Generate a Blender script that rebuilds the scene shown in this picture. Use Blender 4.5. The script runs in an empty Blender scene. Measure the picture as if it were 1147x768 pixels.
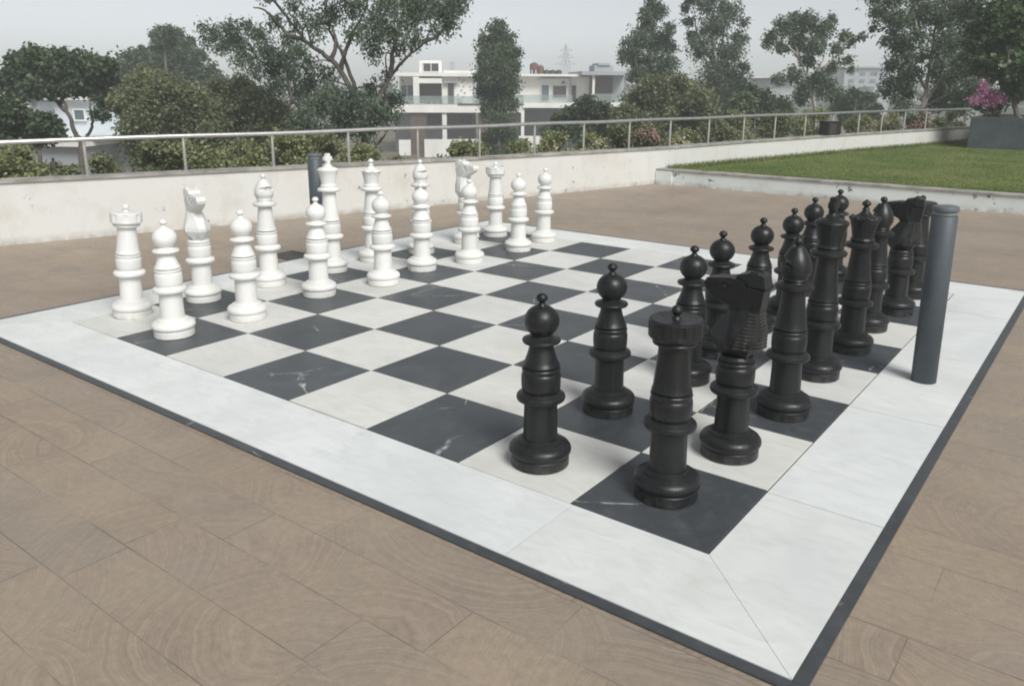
import bpy, bmesh, math, random
import numpy as np
from mathutils import Vector, Matrix

random.seed(7)
RNG = np.random.default_rng(11)
C = bpy.context.scene.collection
PI = math.pi
R = math.radians

# ------------------------------------------------------------------ survey camera (solved from the board's tile corners)
F_PX, PW, PH = 911.2, 1147.0, 768.0
CAM = np.array([1.0112, -2.5274, 1.6589])
YAW, PITCH, ROLL = R(127.113), R(-14.802), R(0.2927)
fw = np.array([math.cos(PITCH)*math.cos(YAW), math.cos(PITCH)*math.sin(YAW), math.sin(PITCH)])
rt = np.cross(fw, [0, 0, 1]); rt /= np.linalg.norm(rt); up = np.cross(rt, fw)
rt, up = rt*math.cos(ROLL)+up*math.sin(ROLL), -rt*math.sin(ROLL)+up*math.cos(ROLL)

def at(px, py, D):
    """world point seen at a photo pixel, D metres in front of the camera"""
    return CAM + D*(fw + rt*(px-573.5)/F_PX - up*(py-334.0)/F_PX)

GROUND = -5.2

# ------------------------------------------------------------------ tagging helpers
def tag(o, label=None, cat=None, group=None, kind=None):
    if label: o['label'] = label
    if cat: o['category'] = cat
    if group: o['group'] = group
    if kind: o['kind'] = kind
    return o

def empty(name, loc, label, cat, group=None, rz=0.0):
    o = bpy.data.objects.new(name, None); C.objects.link(o)
    o.empty_display_size = 0.1
    o.location = loc; o.rotation_euler = (0, 0, rz)
    return tag(o, label, cat, group)

def link(name, me, mat=None, parent=None):
    o = bpy.data.objects.new(name, me); C.objects.link(o)
    if mat: me.materials.append(mat)
    if parent: o.parent = parent
    return o

def from_bm(name, bm, mat, parent=None, smooth=None):
    me = bpy.data.meshes.new(name)
    if smooth is not None:
        for f in bm.faces: f.smooth = True
        for e in bm.edges:
            if len(e.link_faces) == 2 and e.calc_face_angle(0) > R(smooth): e.smooth = False
    bm.to_mesh(me); bm.free()
    return link(name, me, mat, parent)

def bm_box(bm, lo, hi, bevel=0.0, M=None, seg=1):
    lo = Vector(lo); hi = Vector(hi)
    r = bmesh.ops.create_cube(bm, size=1.0)
    vs = r['verts']
    for v in vs:
        v.co = Vector([(lo[i]+hi[i])/2 + v.co[i]*(hi[i]-lo[i]) for i in range(3)])
    if bevel > 0:
        es = list({e for v in vs for e in v.link_edges})
        rb = bmesh.ops.bevel(bm, geom=es, offset=bevel, segments=seg, affect='EDGES', profile=0.7)
        vs = list({v for f in rb['faces'] for v in f.verts} | {v for v in vs if v.is_valid})
    if M is not None:
        for v in vs: v.co = M @ v.co
    return vs

def box(name, lo, hi, mat, parent=None, bevel=0.0):
    bm = bmesh.new(); bm_box(bm, lo, hi, bevel)
    return from_bm(name, bm, mat, parent)

def bm_lathe(bm, prof, seg=40, mod=None, center=(0, 0), M=None):
    rings = []
    for r, z in prof:
        if r < 1e-6:
            v = bm.verts.new((center[0], center[1], z)); rings.append([v]); continue
        ring = []
        for i in range(seg):
            a = 2*PI*i/seg
            rr, zz = (r, z) if mod is None else mod(r, z, a)
            ring.append(bm.verts.new((center[0]+rr*math.cos(a), center[1]+rr*math.sin(a), zz)))
        rings.append(ring)
    for a, b in zip(rings[:-1], rings[1:]):
        for i in range(seg):
            j = (i+1) % seg
            if len(a) == 1 and len(b) == 1: continue
            if len(a) == 1: bm.faces.new((a[0], b[j], b[i]))
            elif len(b) == 1: bm.faces.new((a[i], a[j], b[0]))
            else: bm.faces.new((a[i], a[j], b[j], b[i]))
    if M is not None:
        for ring in rings:
            for v in ring: v.co = M @ v.co

def hull(bm, pts):
    vs = [bm.verts.new(p) for p in pts]
    r = bmesh.ops.convex_hull(bm, input=vs)
    bad = [v for v in vs if v.is_valid and not v.link_faces]
    for v in bad: bm.verts.remove(v)

def np_mesh(name, V, Fq, smooth=False):
    me = bpy.data.meshes.new(name)
    V = np.asarray(V, dtype=np.float32); Fq = np.asarray(Fq, dtype=np.int32)
    k = Fq.shape[1]
    me.vertices.add(len(V)); me.vertices.foreach_set('co', V.ravel())
    me.loops.add(Fq.size); me.loops.foreach_set('vertex_index', Fq.ravel())
    me.polygons.add(len(Fq))
    me.polygons.foreach_set('loop_start', np.arange(0, Fq.size, k, dtype=np.int32))
    if smooth: me.polygons.foreach_set('use_smooth', np.ones(len(Fq), dtype=bool))
    me.update(calc_edges=True); me.validate()
    return me

# ------------------------------------------------------------------ materials
class MT:
    def __init__(self, name):
        self.m = bpy.data.materials.new(name); self.m.use_nodes = True
        self.t = self.m.node_tree; self.t.nodes.clear()
        self.out = self.n('ShaderNodeOutputMaterial')
        self.b = self.n('ShaderNodeBsdfPrincipled')
        self.t.links.new(self.b.outputs[0], self.out.inputs[0])
    def n(self, typ, **kw):
        nd = self.t.nodes.new(typ)
        for k, v in kw.items(): setattr(nd, k, v)
        return nd
    def set(self, nd, key, val):
        i = nd.inputs[key]
        if hasattr(val, 'links') or isinstance(val, bpy.types.NodeSocket): self.t.links.new(val, i)
        elif isinstance(val, (tuple, list)) and len(val) == 3 and i.type == 'RGBA': i.default_value = (*val, 1)
        else: i.default_value = val
    def coord(self, kind='Object', scale=(1, 1, 1), loc=(0, 0, 0), rot=(0, 0, 0), vec=None):
        if vec is None: vec = self.n('ShaderNodeTexCoord').outputs[kind]
        mp = self.n('ShaderNodeMapping'); self.set(mp, 'Vector', vec)
        mp.inputs['Scale'].default_value = scale; mp.inputs['Location'].default_value = loc; mp.inputs['Rotation'].default_value = rot
        return mp.outputs[0]
    def pos(self): return self.n('ShaderNodeNewGeometry').outputs['Position']
    def noise(self, vec, scale, detail=4, rough=0.55, dist=0.0):
        nd = self.n('ShaderNodeTexNoise'); self.set(nd, 'Vector', vec)
        nd.inputs['Scale'].default_value = scale; nd.inputs['Detail'].default_value = detail
        nd.inputs['Roughness'].default_value = rough; nd.inputs['Distortion'].default_value = dist
        return nd.outputs[0]
    def ramp(self, fac, stops, interp='LINEAR'):
        nd = self.n('ShaderNodeValToRGB'); self.set(nd, 'Fac', fac); cr = nd.color_ramp; cr.interpolation = interp
        while len(cr.elements) < len(stops): cr.elements.new(0.5)
        for e, (p, c) in zip(cr.elements, stops):
            e.position = p; e.color = (c, c, c, 1) if isinstance(c, (int, float)) else (*c, 1)
        return nd.outputs[0]
    def mix(self, fac, a, b, mode='MIX'):
        nd = self.n('ShaderNodeMix', data_type='RGBA', blend_type=mode)
        self.set(nd, 0, fac)
        self.set(nd, 6, a if not isinstance(a, (int, float)) else (a, a, a)); self.set(nd, 7, b if not isinstance(b, (int, float)) else (b, b, b))
        return nd.outputs[2]
    def math(self, op, a, b=0.0, c=None):
        nd = self.n('ShaderNodeMath', operation=op); self.set(nd, 0, a); self.set(nd, 1, b)
        if c is not None: self.set(nd, 2, c)
        return nd.outputs[0]
    def bump(self, h, strength=0.3, dist=0.01):
        nd = self.n('ShaderNodeBump'); self.set(nd, 'Height', h)
        nd.inputs['Strength'].default_value = strength; nd.inputs['Distance'].default_value = dist
        self.t.links.new(nd.outputs[0], self.b.inputs['Normal'])
    def done(self, color=None, rough=None, metal=None, spec=None):
        if color is not None: self.set(self.b, 'Base Color', color)
        if rough is not None: self.set(self.b, 'Roughness', rough)
        if metal is not None: self.set(self.b, 'Metallic', metal)
        if spec is not None: self.b.inputs['Specular IOR Level'].default_value = spec
        return self.m

def objrand(m): return m.n('ShaderNodeObjectInfo').outputs['Random']

def simple(name, col, rough=0.6, metal=0.0, var=0.25, scale=6.0, bump=0.0, spec=None):
    m = MT(name); p = m.coord()
    n = m.noise(p, scale, 5, 0.6)
    lo = tuple(c*(1-var) for c in col); hi = tuple(min(1, c*(1+var)) for c in col)
    c = m.ramp(n, [(0.3, lo), (0.7, hi)])
    if bump: m.bump(m.noise(p, scale*8, 3), bump, 0.004)
    return m.done(c, rough, metal, spec)

def mat_marble(name, warm):
    m = MT(name); p = m.pos()
    n1 = m.noise(p, 1.3, 6, 0.62, 0.6); n2 = m.noise(m.coord(vec=p, scale=(1, 2.6, 1), rot=(0, 0, 0.5)), 6, 6, 0.6, 1.2)
    c = m.ramp(n1, [(0.3, (0.60, 0.61, 0.605)), (0.55, (0.70, 0.705, 0.695)), (0.8, (0.73, 0.735, 0.73))])
    c = m.mix(m.ramp(n2, [(0.44, 0.0), (0.72, 0.50)]), c, (0.54, 0.545, 0.54))
    # dull scuff marks and specks of dirt
    s = m.noise(p, 2.2, 3, 0.4); s2 = m.noise(p, 38, 4, 0.7)
    c = m.mix(m.ramp(s, [(0.56, 0.0), (0.74, 0.40)]), c, (0.50, 0.49, 0.46))
    c = m.mix(m.ramp(s2, [(0.66, 0.0), (0.76, 0.35)]), c, (0.42, 0.41, 0.38))
    c = m.mix(1.0, c, warm, 'MULTIPLY')
    tint = m.ramp(objrand(m), [(0.0, (0.93, 0.93, 0.92)), (0.5, (1.0, 0.995, 0.98)), (1.0, (0.96, 0.97, 0.975))])
    c = m.mix(1.0, c, tint, 'MULTIPLY')
    m.bump(m.noise(p, 60, 4), 0.08, 0.003)
    return m.done(c, m.ramp(n1, [(0.3, 0.58), (0.7, 0.48)]), spec=0.4)

def mat_slate():
    m = MT('dark_slate_stone'); p = m.pos()
    n1 = m.noise(p, 2.4, 6, 0.65, 0.4); n2 = m.noise(p, 14, 6, 0.7)
    c = m.ramp(n1, [(0.3, (0.042, 0.050, 0.056)), (0.7, (0.072, 0.082, 0.088))])
    c = m.mix(m.ramp(n2, [(0.5, 0.0), (0.75, 0.45)]), c, (0.12, 0.125, 0.13))
    # sparse white calcite veins
    dv = m.noise(p, 2.0, 3, 0.6)
    pv = m.n('ShaderNodeVectorMath', operation='ADD'); m.set(pv, 0, p)
    sc = m.n('ShaderNodeVectorMath', operation='SCALE'); nc = m.n('ShaderNodeTexNoise'); m.set(nc, 'Vector', p); nc.inputs['Scale'].default_value = 3.0
    m.set(sc, 0, nc.outputs[1]); sc.inputs['Scale'].default_value = 0.12; m.set(pv, 1, sc.outputs[0])
    vo = m.n('ShaderNodeTexVoronoi', feature='DISTANCE_TO_EDGE'); m.set(vo, 'Vector', pv.outputs[0]); vo.inputs['Scale'].default_value = 1.15
    vein = m.ramp(vo.outputs[0], [(0.0, 0.85), (0.0028, 0.6), (0.0055, 0.0)])
    gate = m.ramp(m.noise(p, 1.9, 3, 0.6), [(0.53, 0.0), (0.57, 1.0)])
    fine = m.ramp(m.noise(p, 26, 3), [(0.36, 0.1), (0.6, 1.0)])
    k = m.math('MULTIPLY', m.math('MULTIPLY', vein, gate), fine)
    c = m.mix(k, c, (0.55, 0.56, 0.56))
    # chalky dust
    du = m.noise(p, 5.5, 5, 0.6)
    c = m.mix(m.ramp(du, [(0.58, 0.0), (0.8, 0.22)]), c, (0.22, 0.22, 0.215))
    c = m.mix(1.0, c, m.ramp(objrand(m), [(0, 0.82), (1, 1.12)]), 'MULTIPLY')
    m.bump(m.noise(p, 45, 5, 0.65), 0.15, 0.004)
    return m.done(c, m.ramp(n2, [(0.3, 0.40), (0.7, 0.54)]), spec=0.85)

def mat_paving():
    """sandstone planks sawn to show ring-like banding, laid in rows along x"""
    m = MT('ringed_sandstone_paving'); p = m.pos()
    br = m.n('ShaderNodeTexBrick', offset=0.0, offset_frequency=2, squash=1.0, squash_frequency=2)
    sx = m.n('ShaderNodeSeparateXYZ'); m.set(sx, 0, m.coord(vec=p, loc=(0.17, 0.045, 0)))
    row = m.math('FLOOR', m.math('DIVIDE', sx.outputs[1], 0.242))
    rw = m.n('ShaderNodeTexWhiteNoise', noise_dimensions='1D'); m.set(rw, 'W', row)
    cx = m.n('ShaderNodeCombineXYZ'); m.set(cx, 0, m.math('MULTIPLY_ADD', rw.outputs['Value'], 1.02, sx.outputs[0])); m.set(cx, 1, sx.outputs[1])
    m.set(br, 'Vector', cx.outputs[0])
    for k, v in dict(Scale=1.0).items(): br.inputs[k].default_value = v
    br.inputs['Color1'].default_value = (0, 0, 0, 1); br.inputs['Color2'].default_value = (1, 1, 1, 1)
    br.inputs['Mortar'].default_value = (0.5, 0.5, 0.5, 1)
    br.inputs['Mortar Size'].default_value = 0.0028; br.inputs['Mortar Smooth'].default_value = 0.3
    br.inputs['Brick Width'].default_value = 1.02; br.inputs['Row Height'].default_value = 0.242
    rnd = br.outputs['Color']; mortar = br.outputs['Fac']
    # every plank takes its own piece of the ring field
    wn = m.n('ShaderNodeTexWhiteNoise', noise_dimensions='1D'); m.set(wn, 'W', m.math('MULTIPLY', rnd, 91.7))
    off = m.n('ShaderNodeVectorMath', operation='MULTIPLY'); m.set(off, 0, wn.outputs['Color']); off.inputs[1].default_value = (2.6, 1.3, 0)
    add = m.n('ShaderNodeVectorMath', operation='ADD'); m.set(add, 0, m.coord(vec=p, scale=(1, 1, 0))); m.set(add, 1, off.outputs[0])
    # repeating bulls-eyes: centres on a jittered grid
    vo = m.n('ShaderNodeTexVoronoi', feature='F1'); vo.inputs['Scale'].default_value = 0.80; vo.inputs['Randomness'].default_value = 0.9
    nd = m.n('ShaderNodeTexNoise'); m.set(nd, 'Vector', add.outputs[0]); nd.inputs['Scale'].default_value = 2.3; nd.inputs['Detail'].default_value = 3
    wob = m.n('ShaderNodeVectorMath', operation='SCALE'); m.set(wob, 0, nd.outputs[1]); wob.inputs['Scale'].default_value = 0.10
    add2 = m.n('ShaderNodeVectorMath', operation='ADD'); m.set(add2, 0, add.outputs[0]); m.set(add2, 1, wob.outputs[0])
    m.set(vo, 'Vector', add2.outputs[0])
    d = vo.outputs['Distance']
    ringn = m.n('ShaderNodeTexNoise', noise_dimensions='1D'); m.set(ringn, 'W', m.math('MULTIPLY', d, 1.0))
    ringn.inputs['Scale'].default_value = 66; ringn.inputs['Detail'].default_value = 4; ringn.inputs['Roughness'].default_value = 0.75
    fine = m.n('ShaderNodeTexNoise', noise_dimensions='1D'); m.set(fine, 'W', d)
    fine.inputs['Scale'].default_value = 210; fine.inputs['Detail'].default_value = 2; fine.inputs['Roughness'].default_value = 0.6
    ring = m.ramp(m.math('ADD', m.math('MULTIPLY', ringn.outputs[0], 0.55), m.math('MULTIPLY', fine.outputs[0], 0.45)), [(0.36, 0.0), (0.64, 1.0)])
    big = m.noise(p, 0.55, 5, 0.6); mid = m.noise(p, 4.5, 6, 0.65); grain = m.noise(p, 160, 3, 0.7)
    a = m.mix(big, (0.342, 0.276, 0.208), (0.318, 0.266, 0.210))
    b = m.mix(big, (0.212, 0.162, 0.118), (0.190, 0.153, 0.120))
    amt = m.ramp(m.noise(p, 1.1, 3), [(0.34, 0.10), (0.68, 0.90)])
    c = m.mix(m.math('MULTIPLY', ring, amt), a, b)
    tint = m.ramp(wn.outputs['Value'], [(0, (0.95, 0.96, 0.97)), (0.35, (0.99, 0.99, 0.995)), (0.7, (1.01, 1.0, 0.985)), (1, (1.045, 1.02, 0.99))])
    c = m.mix(1.0, c, tint, 'MULTIPLY')
    c = m.mix(m.ramp(mid, [(0.5, 0.0), (0.78, 0.35)]), c, (0.20, 0.175, 0.158))
    c = m.mix(1.0, c, m.ramp(grain, [(0.25, 0.84), (0.75, 1.14)]), 'MULTIPLY')
    c = m.mix(1.0, c, m.ramp(m.noise(p, 30, 5, 0.7), [(0.3, 0.88), (0.7, 1.11)]), 'MULTIPLY')
    c = m.mix(m.ramp(m.noise(p, 1.7, 4, 0.6, 0.8), [(0.52, 0.0), (0.75, 0.22)]), c, (0.235, 0.225, 0.205))
    mo = m.math('MULTIPLY', mortar, m.ramp(m.noise(p, 1.4, 4, 0.65), [(0.40, 0.10), (0.66, 0.95)]))
    c = m.mix(mo, c, (0.095, 0.085, 0.078))
    sp = m.ramp(m.noise(p, 55, 2, 0.5), [(0.74, 0.0), (0.79, 0.6)])
    c = m.mix(sp, c, (0.08, 0.07, 0.06))
    h = m.math('SUBTRACT', m.math('MULTIPLY', ringn.outputs[0], 0.35), mortar)
    m.bump(h, 0.25, 0.004)
    return m.done(c, m.ramp(mid, [(0.3, 0.46), (0.7, 0.62)]), spec=0.55)

def mat_plastic(name, lo, hi, dirt, rough, spec, dirt_amt):
    m = MT(name); p = m.coord()
    n = m.noise(p, 9, 5, 0.6); s = m.noise(m.coord(scale=(14, 14, 1.2)), 3, 4, 0.6); g = m.noise(p, 60, 3, 0.6)
    c = m.ramp(n, [(0.3, lo), (0.7, hi)])
    c = m.mix(m.ramp(s, [(0.52, 0.0), (0.78, dirt_amt)]), c, dirt)
    # dust caught on upward facing ledges
    nz = m.n('ShaderNodeSeparateXYZ'); m.set(nz, 0, m.n('ShaderNodeNewGeometry').outputs['Normal'])
    up_ = m.math('MULTIPLY', m.ramp(nz.outputs[2], [(0.45, 0.0), (0.95, 1.0)]), m.ramp(n, [(0.35, 0.1), (0.7, dirt_amt)]))
    c = m.mix(up_, c, dirt)
    zz = m.n('ShaderNodeSeparateXYZ'); m.set(zz, 0, p)
    foot = m.math('MULTIPLY', m.ramp(zz.outputs[2], [(0.0, 1.0), (0.055, 0.0)]), m.ramp(m.noise(p, 22, 4, 0.7), [(0.4, 0.0), (0.65, 0.8)]))
    c = m.mix(foot, c, dirt)
    scr = m.noise(m.coord(scale=(30, 30, 4)), 6, 3, 0.6)
    c = m.mix(m.ramp(scr, [(0.70, 0.0), (0.76, dirt_amt*1.2)]), c, dirt)
    c = m.mix(1.0, c, m.ramp(objrand(m), [(0, 0.93), (1, 1.05)]), 'MULTIPLY')
    m.bump(g, 0.06, 0.003)
    return m.done(c, m.ramp(s, [(0.35, rough-0.06), (0.7, rough+0.14)]), spec=spec)

def mat_paint_wall(name, col, warm, stain, peel_thr=0.69):
    m = MT(name); p = m.pos()
    big = m.noise(p, 0.7, 6, 0.6); mid = m.noise(p, 5, 5, 0.65)
    c = m.mix(m.ramp(big, [(0.3, 0), (0.7, 1)]), col, warm)
    st = m.noise(m.coord(vec=p, scale=(1.5, 1.5, 1.3)), 1.9, 7, 0.68)
    c = m.mix(m.ramp(st, [(0.50, 0.0), (0.76, 0.45)]), c, stain)
    # grime rising from the floor and running down from the coping
    z = m.n('ShaderNodeSeparateXYZ'); m.set(z, 0, p)
    low = m.math('MULTIPLY', m.ramp(z.outputs[2], [(0.0, 1.0), (0.09, 0.0)]), m.ramp(mid, [(0.35, 0.0), (0.65, 0.8)]))
    c = m.mix(low, c, (0.24, 0.215, 0.18))
    # blistered, flaked paint showing grey render
    pe = m.noise(p, 9.5, 5, 0.62); gate = m.noise(p, 1.3, 2, 0.5)
    k = m.math('MULTIPLY', m.ramp(pe, [(peel_thr-0.04, 0.0), (peel_thr, 1.0)]), m.ramp(gate, [(0.44, 0.0), (0.54, 0.9)]))
    c = m.mix(k, c, (0.13, 0.125, 0.115))
    # hairline cracks
    vo = m.n('ShaderNodeTexVoronoi', feature='DISTANCE_TO_EDGE'); m.set(vo, 'Vector', m.coord(vec=p, scale=(1, 1, 0.6))); vo.inputs['Scale'].default_value = 1.0
    cr = m.math('MULTIPLY', m.ramp(vo.outputs[0], [(0.0, 0.25), (0.004, 0.0)]), m.ramp(mid, [(0.45, 0.0), (0.6, 1.0)]))
    c = m.mix(cr, c, (0.30, 0.28, 0.25))
    m.bump(mid, 0.2, 0.006)
    return m.done(c, 0.75, spec=0.25)

def mat_leaf(name, dark, light, hue2=None, rough=0.5, trans=0.25, scale=0.9):
    m = MT(name)
    ri = m.n('ShaderNodeNewGeometry').outputs['Random Per Island']
    p = m.pos(); n = m.noise(p, scale, 4, 0.6)
    c = m.mix(m.ramp(n, [(0.32, 0.0), (0.68, 1.0)]), dark, light)
    if hue2: c = m.mix(m.ramp(ri, [(0.78, 0.0), (0.97, 0.45)]), c, hue2)
    c = m.mix(1.0, c, m.ramp(ri, [(0, 0.84), (1, 1.16)]), 'MULTIPLY')
    m.done(c, rough, spec=0.3)
    tr = m.n('ShaderNodeBsdfTranslucent'); m.set(tr, 'Color', m.mix(1.0, c, (1.25, 1.3, 0.7), 'MULTIPLY'))
    mx = m.n('ShaderNodeMixShader'); mx.inputs[0].default_value = trans
    m.t.links.new(m.b.outputs[0], mx.inputs[1]); m.t.links.new(tr.outputs[0], mx.inputs[2]); m.t.links.new(mx.outputs[0], m.out.inputs[0])
    return m.m

M_MARBLE = mat_marble('white_marble', (0.97, 0.965, 0.94)); M_BORDER = mat_marble('cool_white_marble', (1.04, 1.06, 1.06)); M_SLATE = mat_slate(); M_PAVE = mat_paving()
M_WHITE = mat_plastic('white_plastic', (0.69, 0.69, 0.665), (0.755, 0.755, 0.73), (0.56, 0.53, 0.46), 0.36, 0.45, 0.30)
M_BLACK = mat_plastic('black_plastic', (0.0060, 0.0068, 0.0074), (0.0105, 0.0118, 0.0125), (0.060, 0.060, 0.057), 0.38, 0.40, 0.18)
M_MANE = mat_plastic('worn_black_plastic', (0.020, 0.020, 0.020), (0.040, 0.039, 0.036), (0.11, 0.105, 0.095), 0.5, 0.4, 0.6)
M_WALL = mat_paint_wall('cream_wall_paint', (0.625, 0.632, 0.612), (0.605, 0.590, 0.545), (0.43, 0.395, 0.32))
M_KERB = mat_paint_wall('pale_blue_white_paint', (0.71, 0.76, 0.745), (0.66, 0.71, 0.69), (0.46, 0.47, 0.43), 0.65)
M_COPING = simple('weathered_concrete', (0.30, 0.29, 0.265), 0.85, var=0.45, scale=3.5, bump=0.3)
M_STEEL = simple('brushed_steel', (0.66, 0.66, 0.65), 0.34, 0.9, var=0.12, scale=12)
M_POST = simple('dull_steel', (0.30, 0.29, 0.27), 0.55, 0.35, var=0.2, scale=10)
M_BOLLARD = simple('blue_grey_paint', (0.066, 0.082, 0.094), 0.52, var=0.10, scale=5, bump=0.04)
M_BOLCAP = simple('grey_cap_paint', (0.105, 0.125, 0.135), 0.45, var=0.1)
M_LENS = simple('frosted_lens', (0.24, 0.26, 0.26), 0.35, var=0.1)
M_GROUT = simple('dark_grout', (0.065, 0.060, 0.054), 0.9, var=0.4, scale=9)
M_GRATE = simple('dark_iron', (0.085, 0.078, 0.070), 0.7, var=0.3, scale=12)
M_PLANTER = simple('blue_grey_granite', (0.066, 0.082, 0.095), 0.6, var=0.28, scale=2.6, bump=0.1)
M_SOIL = simple('soil', (0.07, 0.05, 0.035), 0.95, var=0.4, scale=8, bump=0.5)
M_EARTH = simple('dry_earth', (0.13, 0.115, 0.075), 0.95, var=0.45, scale=0.25)
M_BARK = simple('grey_brown_bark', (0.095, 0.08, 0.066), 0.9, var=0.45, scale=7, bump=0.5)
M_PALEBARK = simple('pale_bark', (0.33, 0.30, 0.26), 0.85, var=0.35, scale=5, bump=0.4)
M_HWHITE = simple('house_white_paint', (0.74, 0.73, 0.69), 0.75, var=0.11, scale=0.45)
M_HBLUE = simple('house_bluish_paint', (0.60, 0.66, 0.70), 0.75, var=0.08, scale=0.5)
M_HGREY = simple('house_grey_paint', (0.34, 0.36, 0.38), 0.8, var=0.12, scale=0.5)
M_HBROWN = simple('brown_cladding', (0.085, 0.055, 0.045), 0.6, var=0.25, scale=3)
M_HDARK = simple('dark_shutter', (0.045, 0.034, 0.034), 0.5, var=0.2, scale=3)
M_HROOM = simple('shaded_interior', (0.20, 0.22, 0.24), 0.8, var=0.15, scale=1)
M_RUST = simple('red_brown_paint', (0.13, 0.055, 0.045), 0.7, var=0.3, scale=3)
M_TANK = simple('black_tank_plastic', (0.03, 0.032, 0.036), 0.45, var=0.2)
M_PLAIN = simple('offwhite_metal', (0.62, 0.62, 0.60), 0.5, var=0.1)
M_CAR = simple('dark_car_paint', (0.035, 0.04, 0.05), 0.25, var=0.1)
M_RUBBER = simple('tyre_rubber', (0.02, 0.02, 0.02), 0.8)
M_BOXA = simple('dark_enclosure', (0.012, 0.010, 0.012), 0.6)

def mat_glass():
    m = MT('window_glass'); m.done((0.10, 0.15, 0.17), 0.08, spec=0.7)
    return m.m
M_PANE = mat_glass()
def mat_balu():
    m = MT('balustrade_glass')
    tr = m.n('ShaderNodeBsdfTransparent'); tr.inputs[0].default_value = (0.84, 0.89, 0.88, 1)
    mx = m.n('ShaderNodeMixShader'); mx.inputs[0].default_value = 0.30
    m.done((0.42, 0.46, 0.46), 0.12)
    m.t.links.new(tr.outputs[0], mx.inputs[1]); m.t.links.new(m.b.outputs[0], mx.inputs[2]); m.t.links.new(mx.outputs[0], m.out.inputs[0])
    return m.m
M_BALU = mat_balu()

def mat_lawn():
    m = MT('lawn_turf'); p = m.pos()
    n = m.noise(p, 0.8, 6, 0.65); f = m.noise(m.coord(vec=p, scale=(1, 1.0, 1)), 22, 5, 0.7)
    c = m.ramp(n, [(0.3, (0.085, 0.135, 0.036)), (0.52, (0.140, 0.180, 0.056)), (0.72, (0.205, 0.200, 0.088))])
    c = m.mix(m.ramp(m.noise(p, 0.45, 4, 0.6), [(0.58, 0.0), (0.75, 0.55)]), c, (0.20, 0.175, 0.085))
    c = m.mix(1.0, c, m.ramp(f, [(0.25, 0.6), (0.75, 1.35)]), 'MULTIPLY')
    m.bump(f, 0.8, 0.03)
    return m.done(c, 0.9, spec=0.1)
M_LAWN = mat_lawn()

L_DARK = mat_leaf('leaf_dark_green', (0.043, 0.074, 0.043), (0.090, 0.132, 0.068))
L_MID = mat_leaf('leaf_mid_green', (0.058, 0.094, 0.052), (0.116, 0.160, 0.082))
L_OLIVE = mat_leaf('leaf_olive_green', (0.112, 0.138, 0.075), (0.205, 0.228, 0.122), (0.25, 0.235, 0.14))
L_YELLOW = mat_leaf('leaf_yellow_green', (0.15, 0.18, 0.085), (0.29, 0.31, 0.155), (0.42, 0.39, 0.25), scale=2.0)
L_EUC = mat_leaf('leaf_gum_tree', (0.058, 0.094, 0.062), (0.122, 0.164, 0.108))
L_GLOSSY = mat_leaf('leaf_glossy_broad', (0.046, 0.080, 0.038), (0.100, 0.145, 0.062), rough=0.28, trans=0.2)
L_GRASS = mat_leaf('grass_blade', (0.105, 0.155, 0.042), (0.175, 0.208, 0.068), (0.26, 0.24, 0.11), scale=0.8)
L_PINK = mat_leaf('petal_magenta', (0.40, 0.12, 0.30), (0.56, 0.24, 0.46), (0.64, 0.38, 0.56), scale=3)
L_ROSE = mat_leaf('petal_pale_pink', (0.42, 0.22, 0.22), (0.55, 0.36, 0.34), (0.6, 0.5, 0.45), scale=3)
L_CREAM = mat_leaf('petal_cream', (0.45, 0.40, 0.28), (0.6, 0.55, 0.42), scale=3)

# ------------------------------------------------------------------ terrace floor, wall, lawn
# inner face line of the parapet (gently bowed), surveyed at floor level
WL = [(-10.1, -5.6), (-8.95, -1.5), (-8.22, .87), (-7.30, 3.8), (-6.60, 6.12), (-5.98, 8.3), (-5.50, 10.1), (-4.98, 12.65), (-4.10, 16.5), (-2.62, 22.0), (-.9, 28.2), (1.4, 36.5)]
WT = [.672, .672, .672, .650, .633, .620, .610, .610, .610, .610, .610, .610]      # coping height: the floor falls a little to the left
def wall_x(y):
    for (x0, y0), (x1, y1) in zip(WL[:-1], WL[1:]):
        if y0 <= y <= y1: return x0+(x1-x0)*(y-y0)/(y1-y0)
    return WL[0][0] if y < WL[0][1] else WL[-1][0]
def wall_top(y): return float(np.interp(y, [p[1] for p in WL], WT))
KY = 10.14          # front of the lawn kerb

def strip_sheet(name, ylo, yhi, z, xr, inset, mat):
    ys = sorted({ylo, yhi} | {p[1] for p in WL if ylo < p[1] < yhi})
    V, Fq = [], []
    for y in ys:
        V += [(wall_x(y)+inset, y, z), (xr, y, z)]
    for i in range(len(ys)-1): Fq.append((2*i, 2*i+1, 2*i+3, 2*i+2))
    return link(name, np_mesh(name, V, Fq), mat)
tag(strip_sheet('terrace_floor', -5.6, 10.3, 0.0, 14.0, -0.05, M_PAVE), kind='structure')
g = link('ground', np_mesh('ground', [(-330, -330, GROUND), (330, -330, GROUND), (330, 330, GROUND), (-330, 330, GROUND)], [(0, 1, 2, 3)]), M_EARTH)
tag(g, kind='structure')
tag(strip_sheet('lawn', KY+0.1, 36.4, 0.235, 16.0, -0.05, M_LAWN), kind='structure')

def offset_line(line, d):
    out = []
    for i, p in enumerate(line):
        a = line[max(0, i-1)]; b = line[min(len(line)-1, i+1)]
        t = Vector((b[0]-a[0], b[1]-a[1])).normalized()
        out.append((p[0]-t.y*d, p[1]+t.x*d))          # left of travel = away from the terrace
    return out

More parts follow.
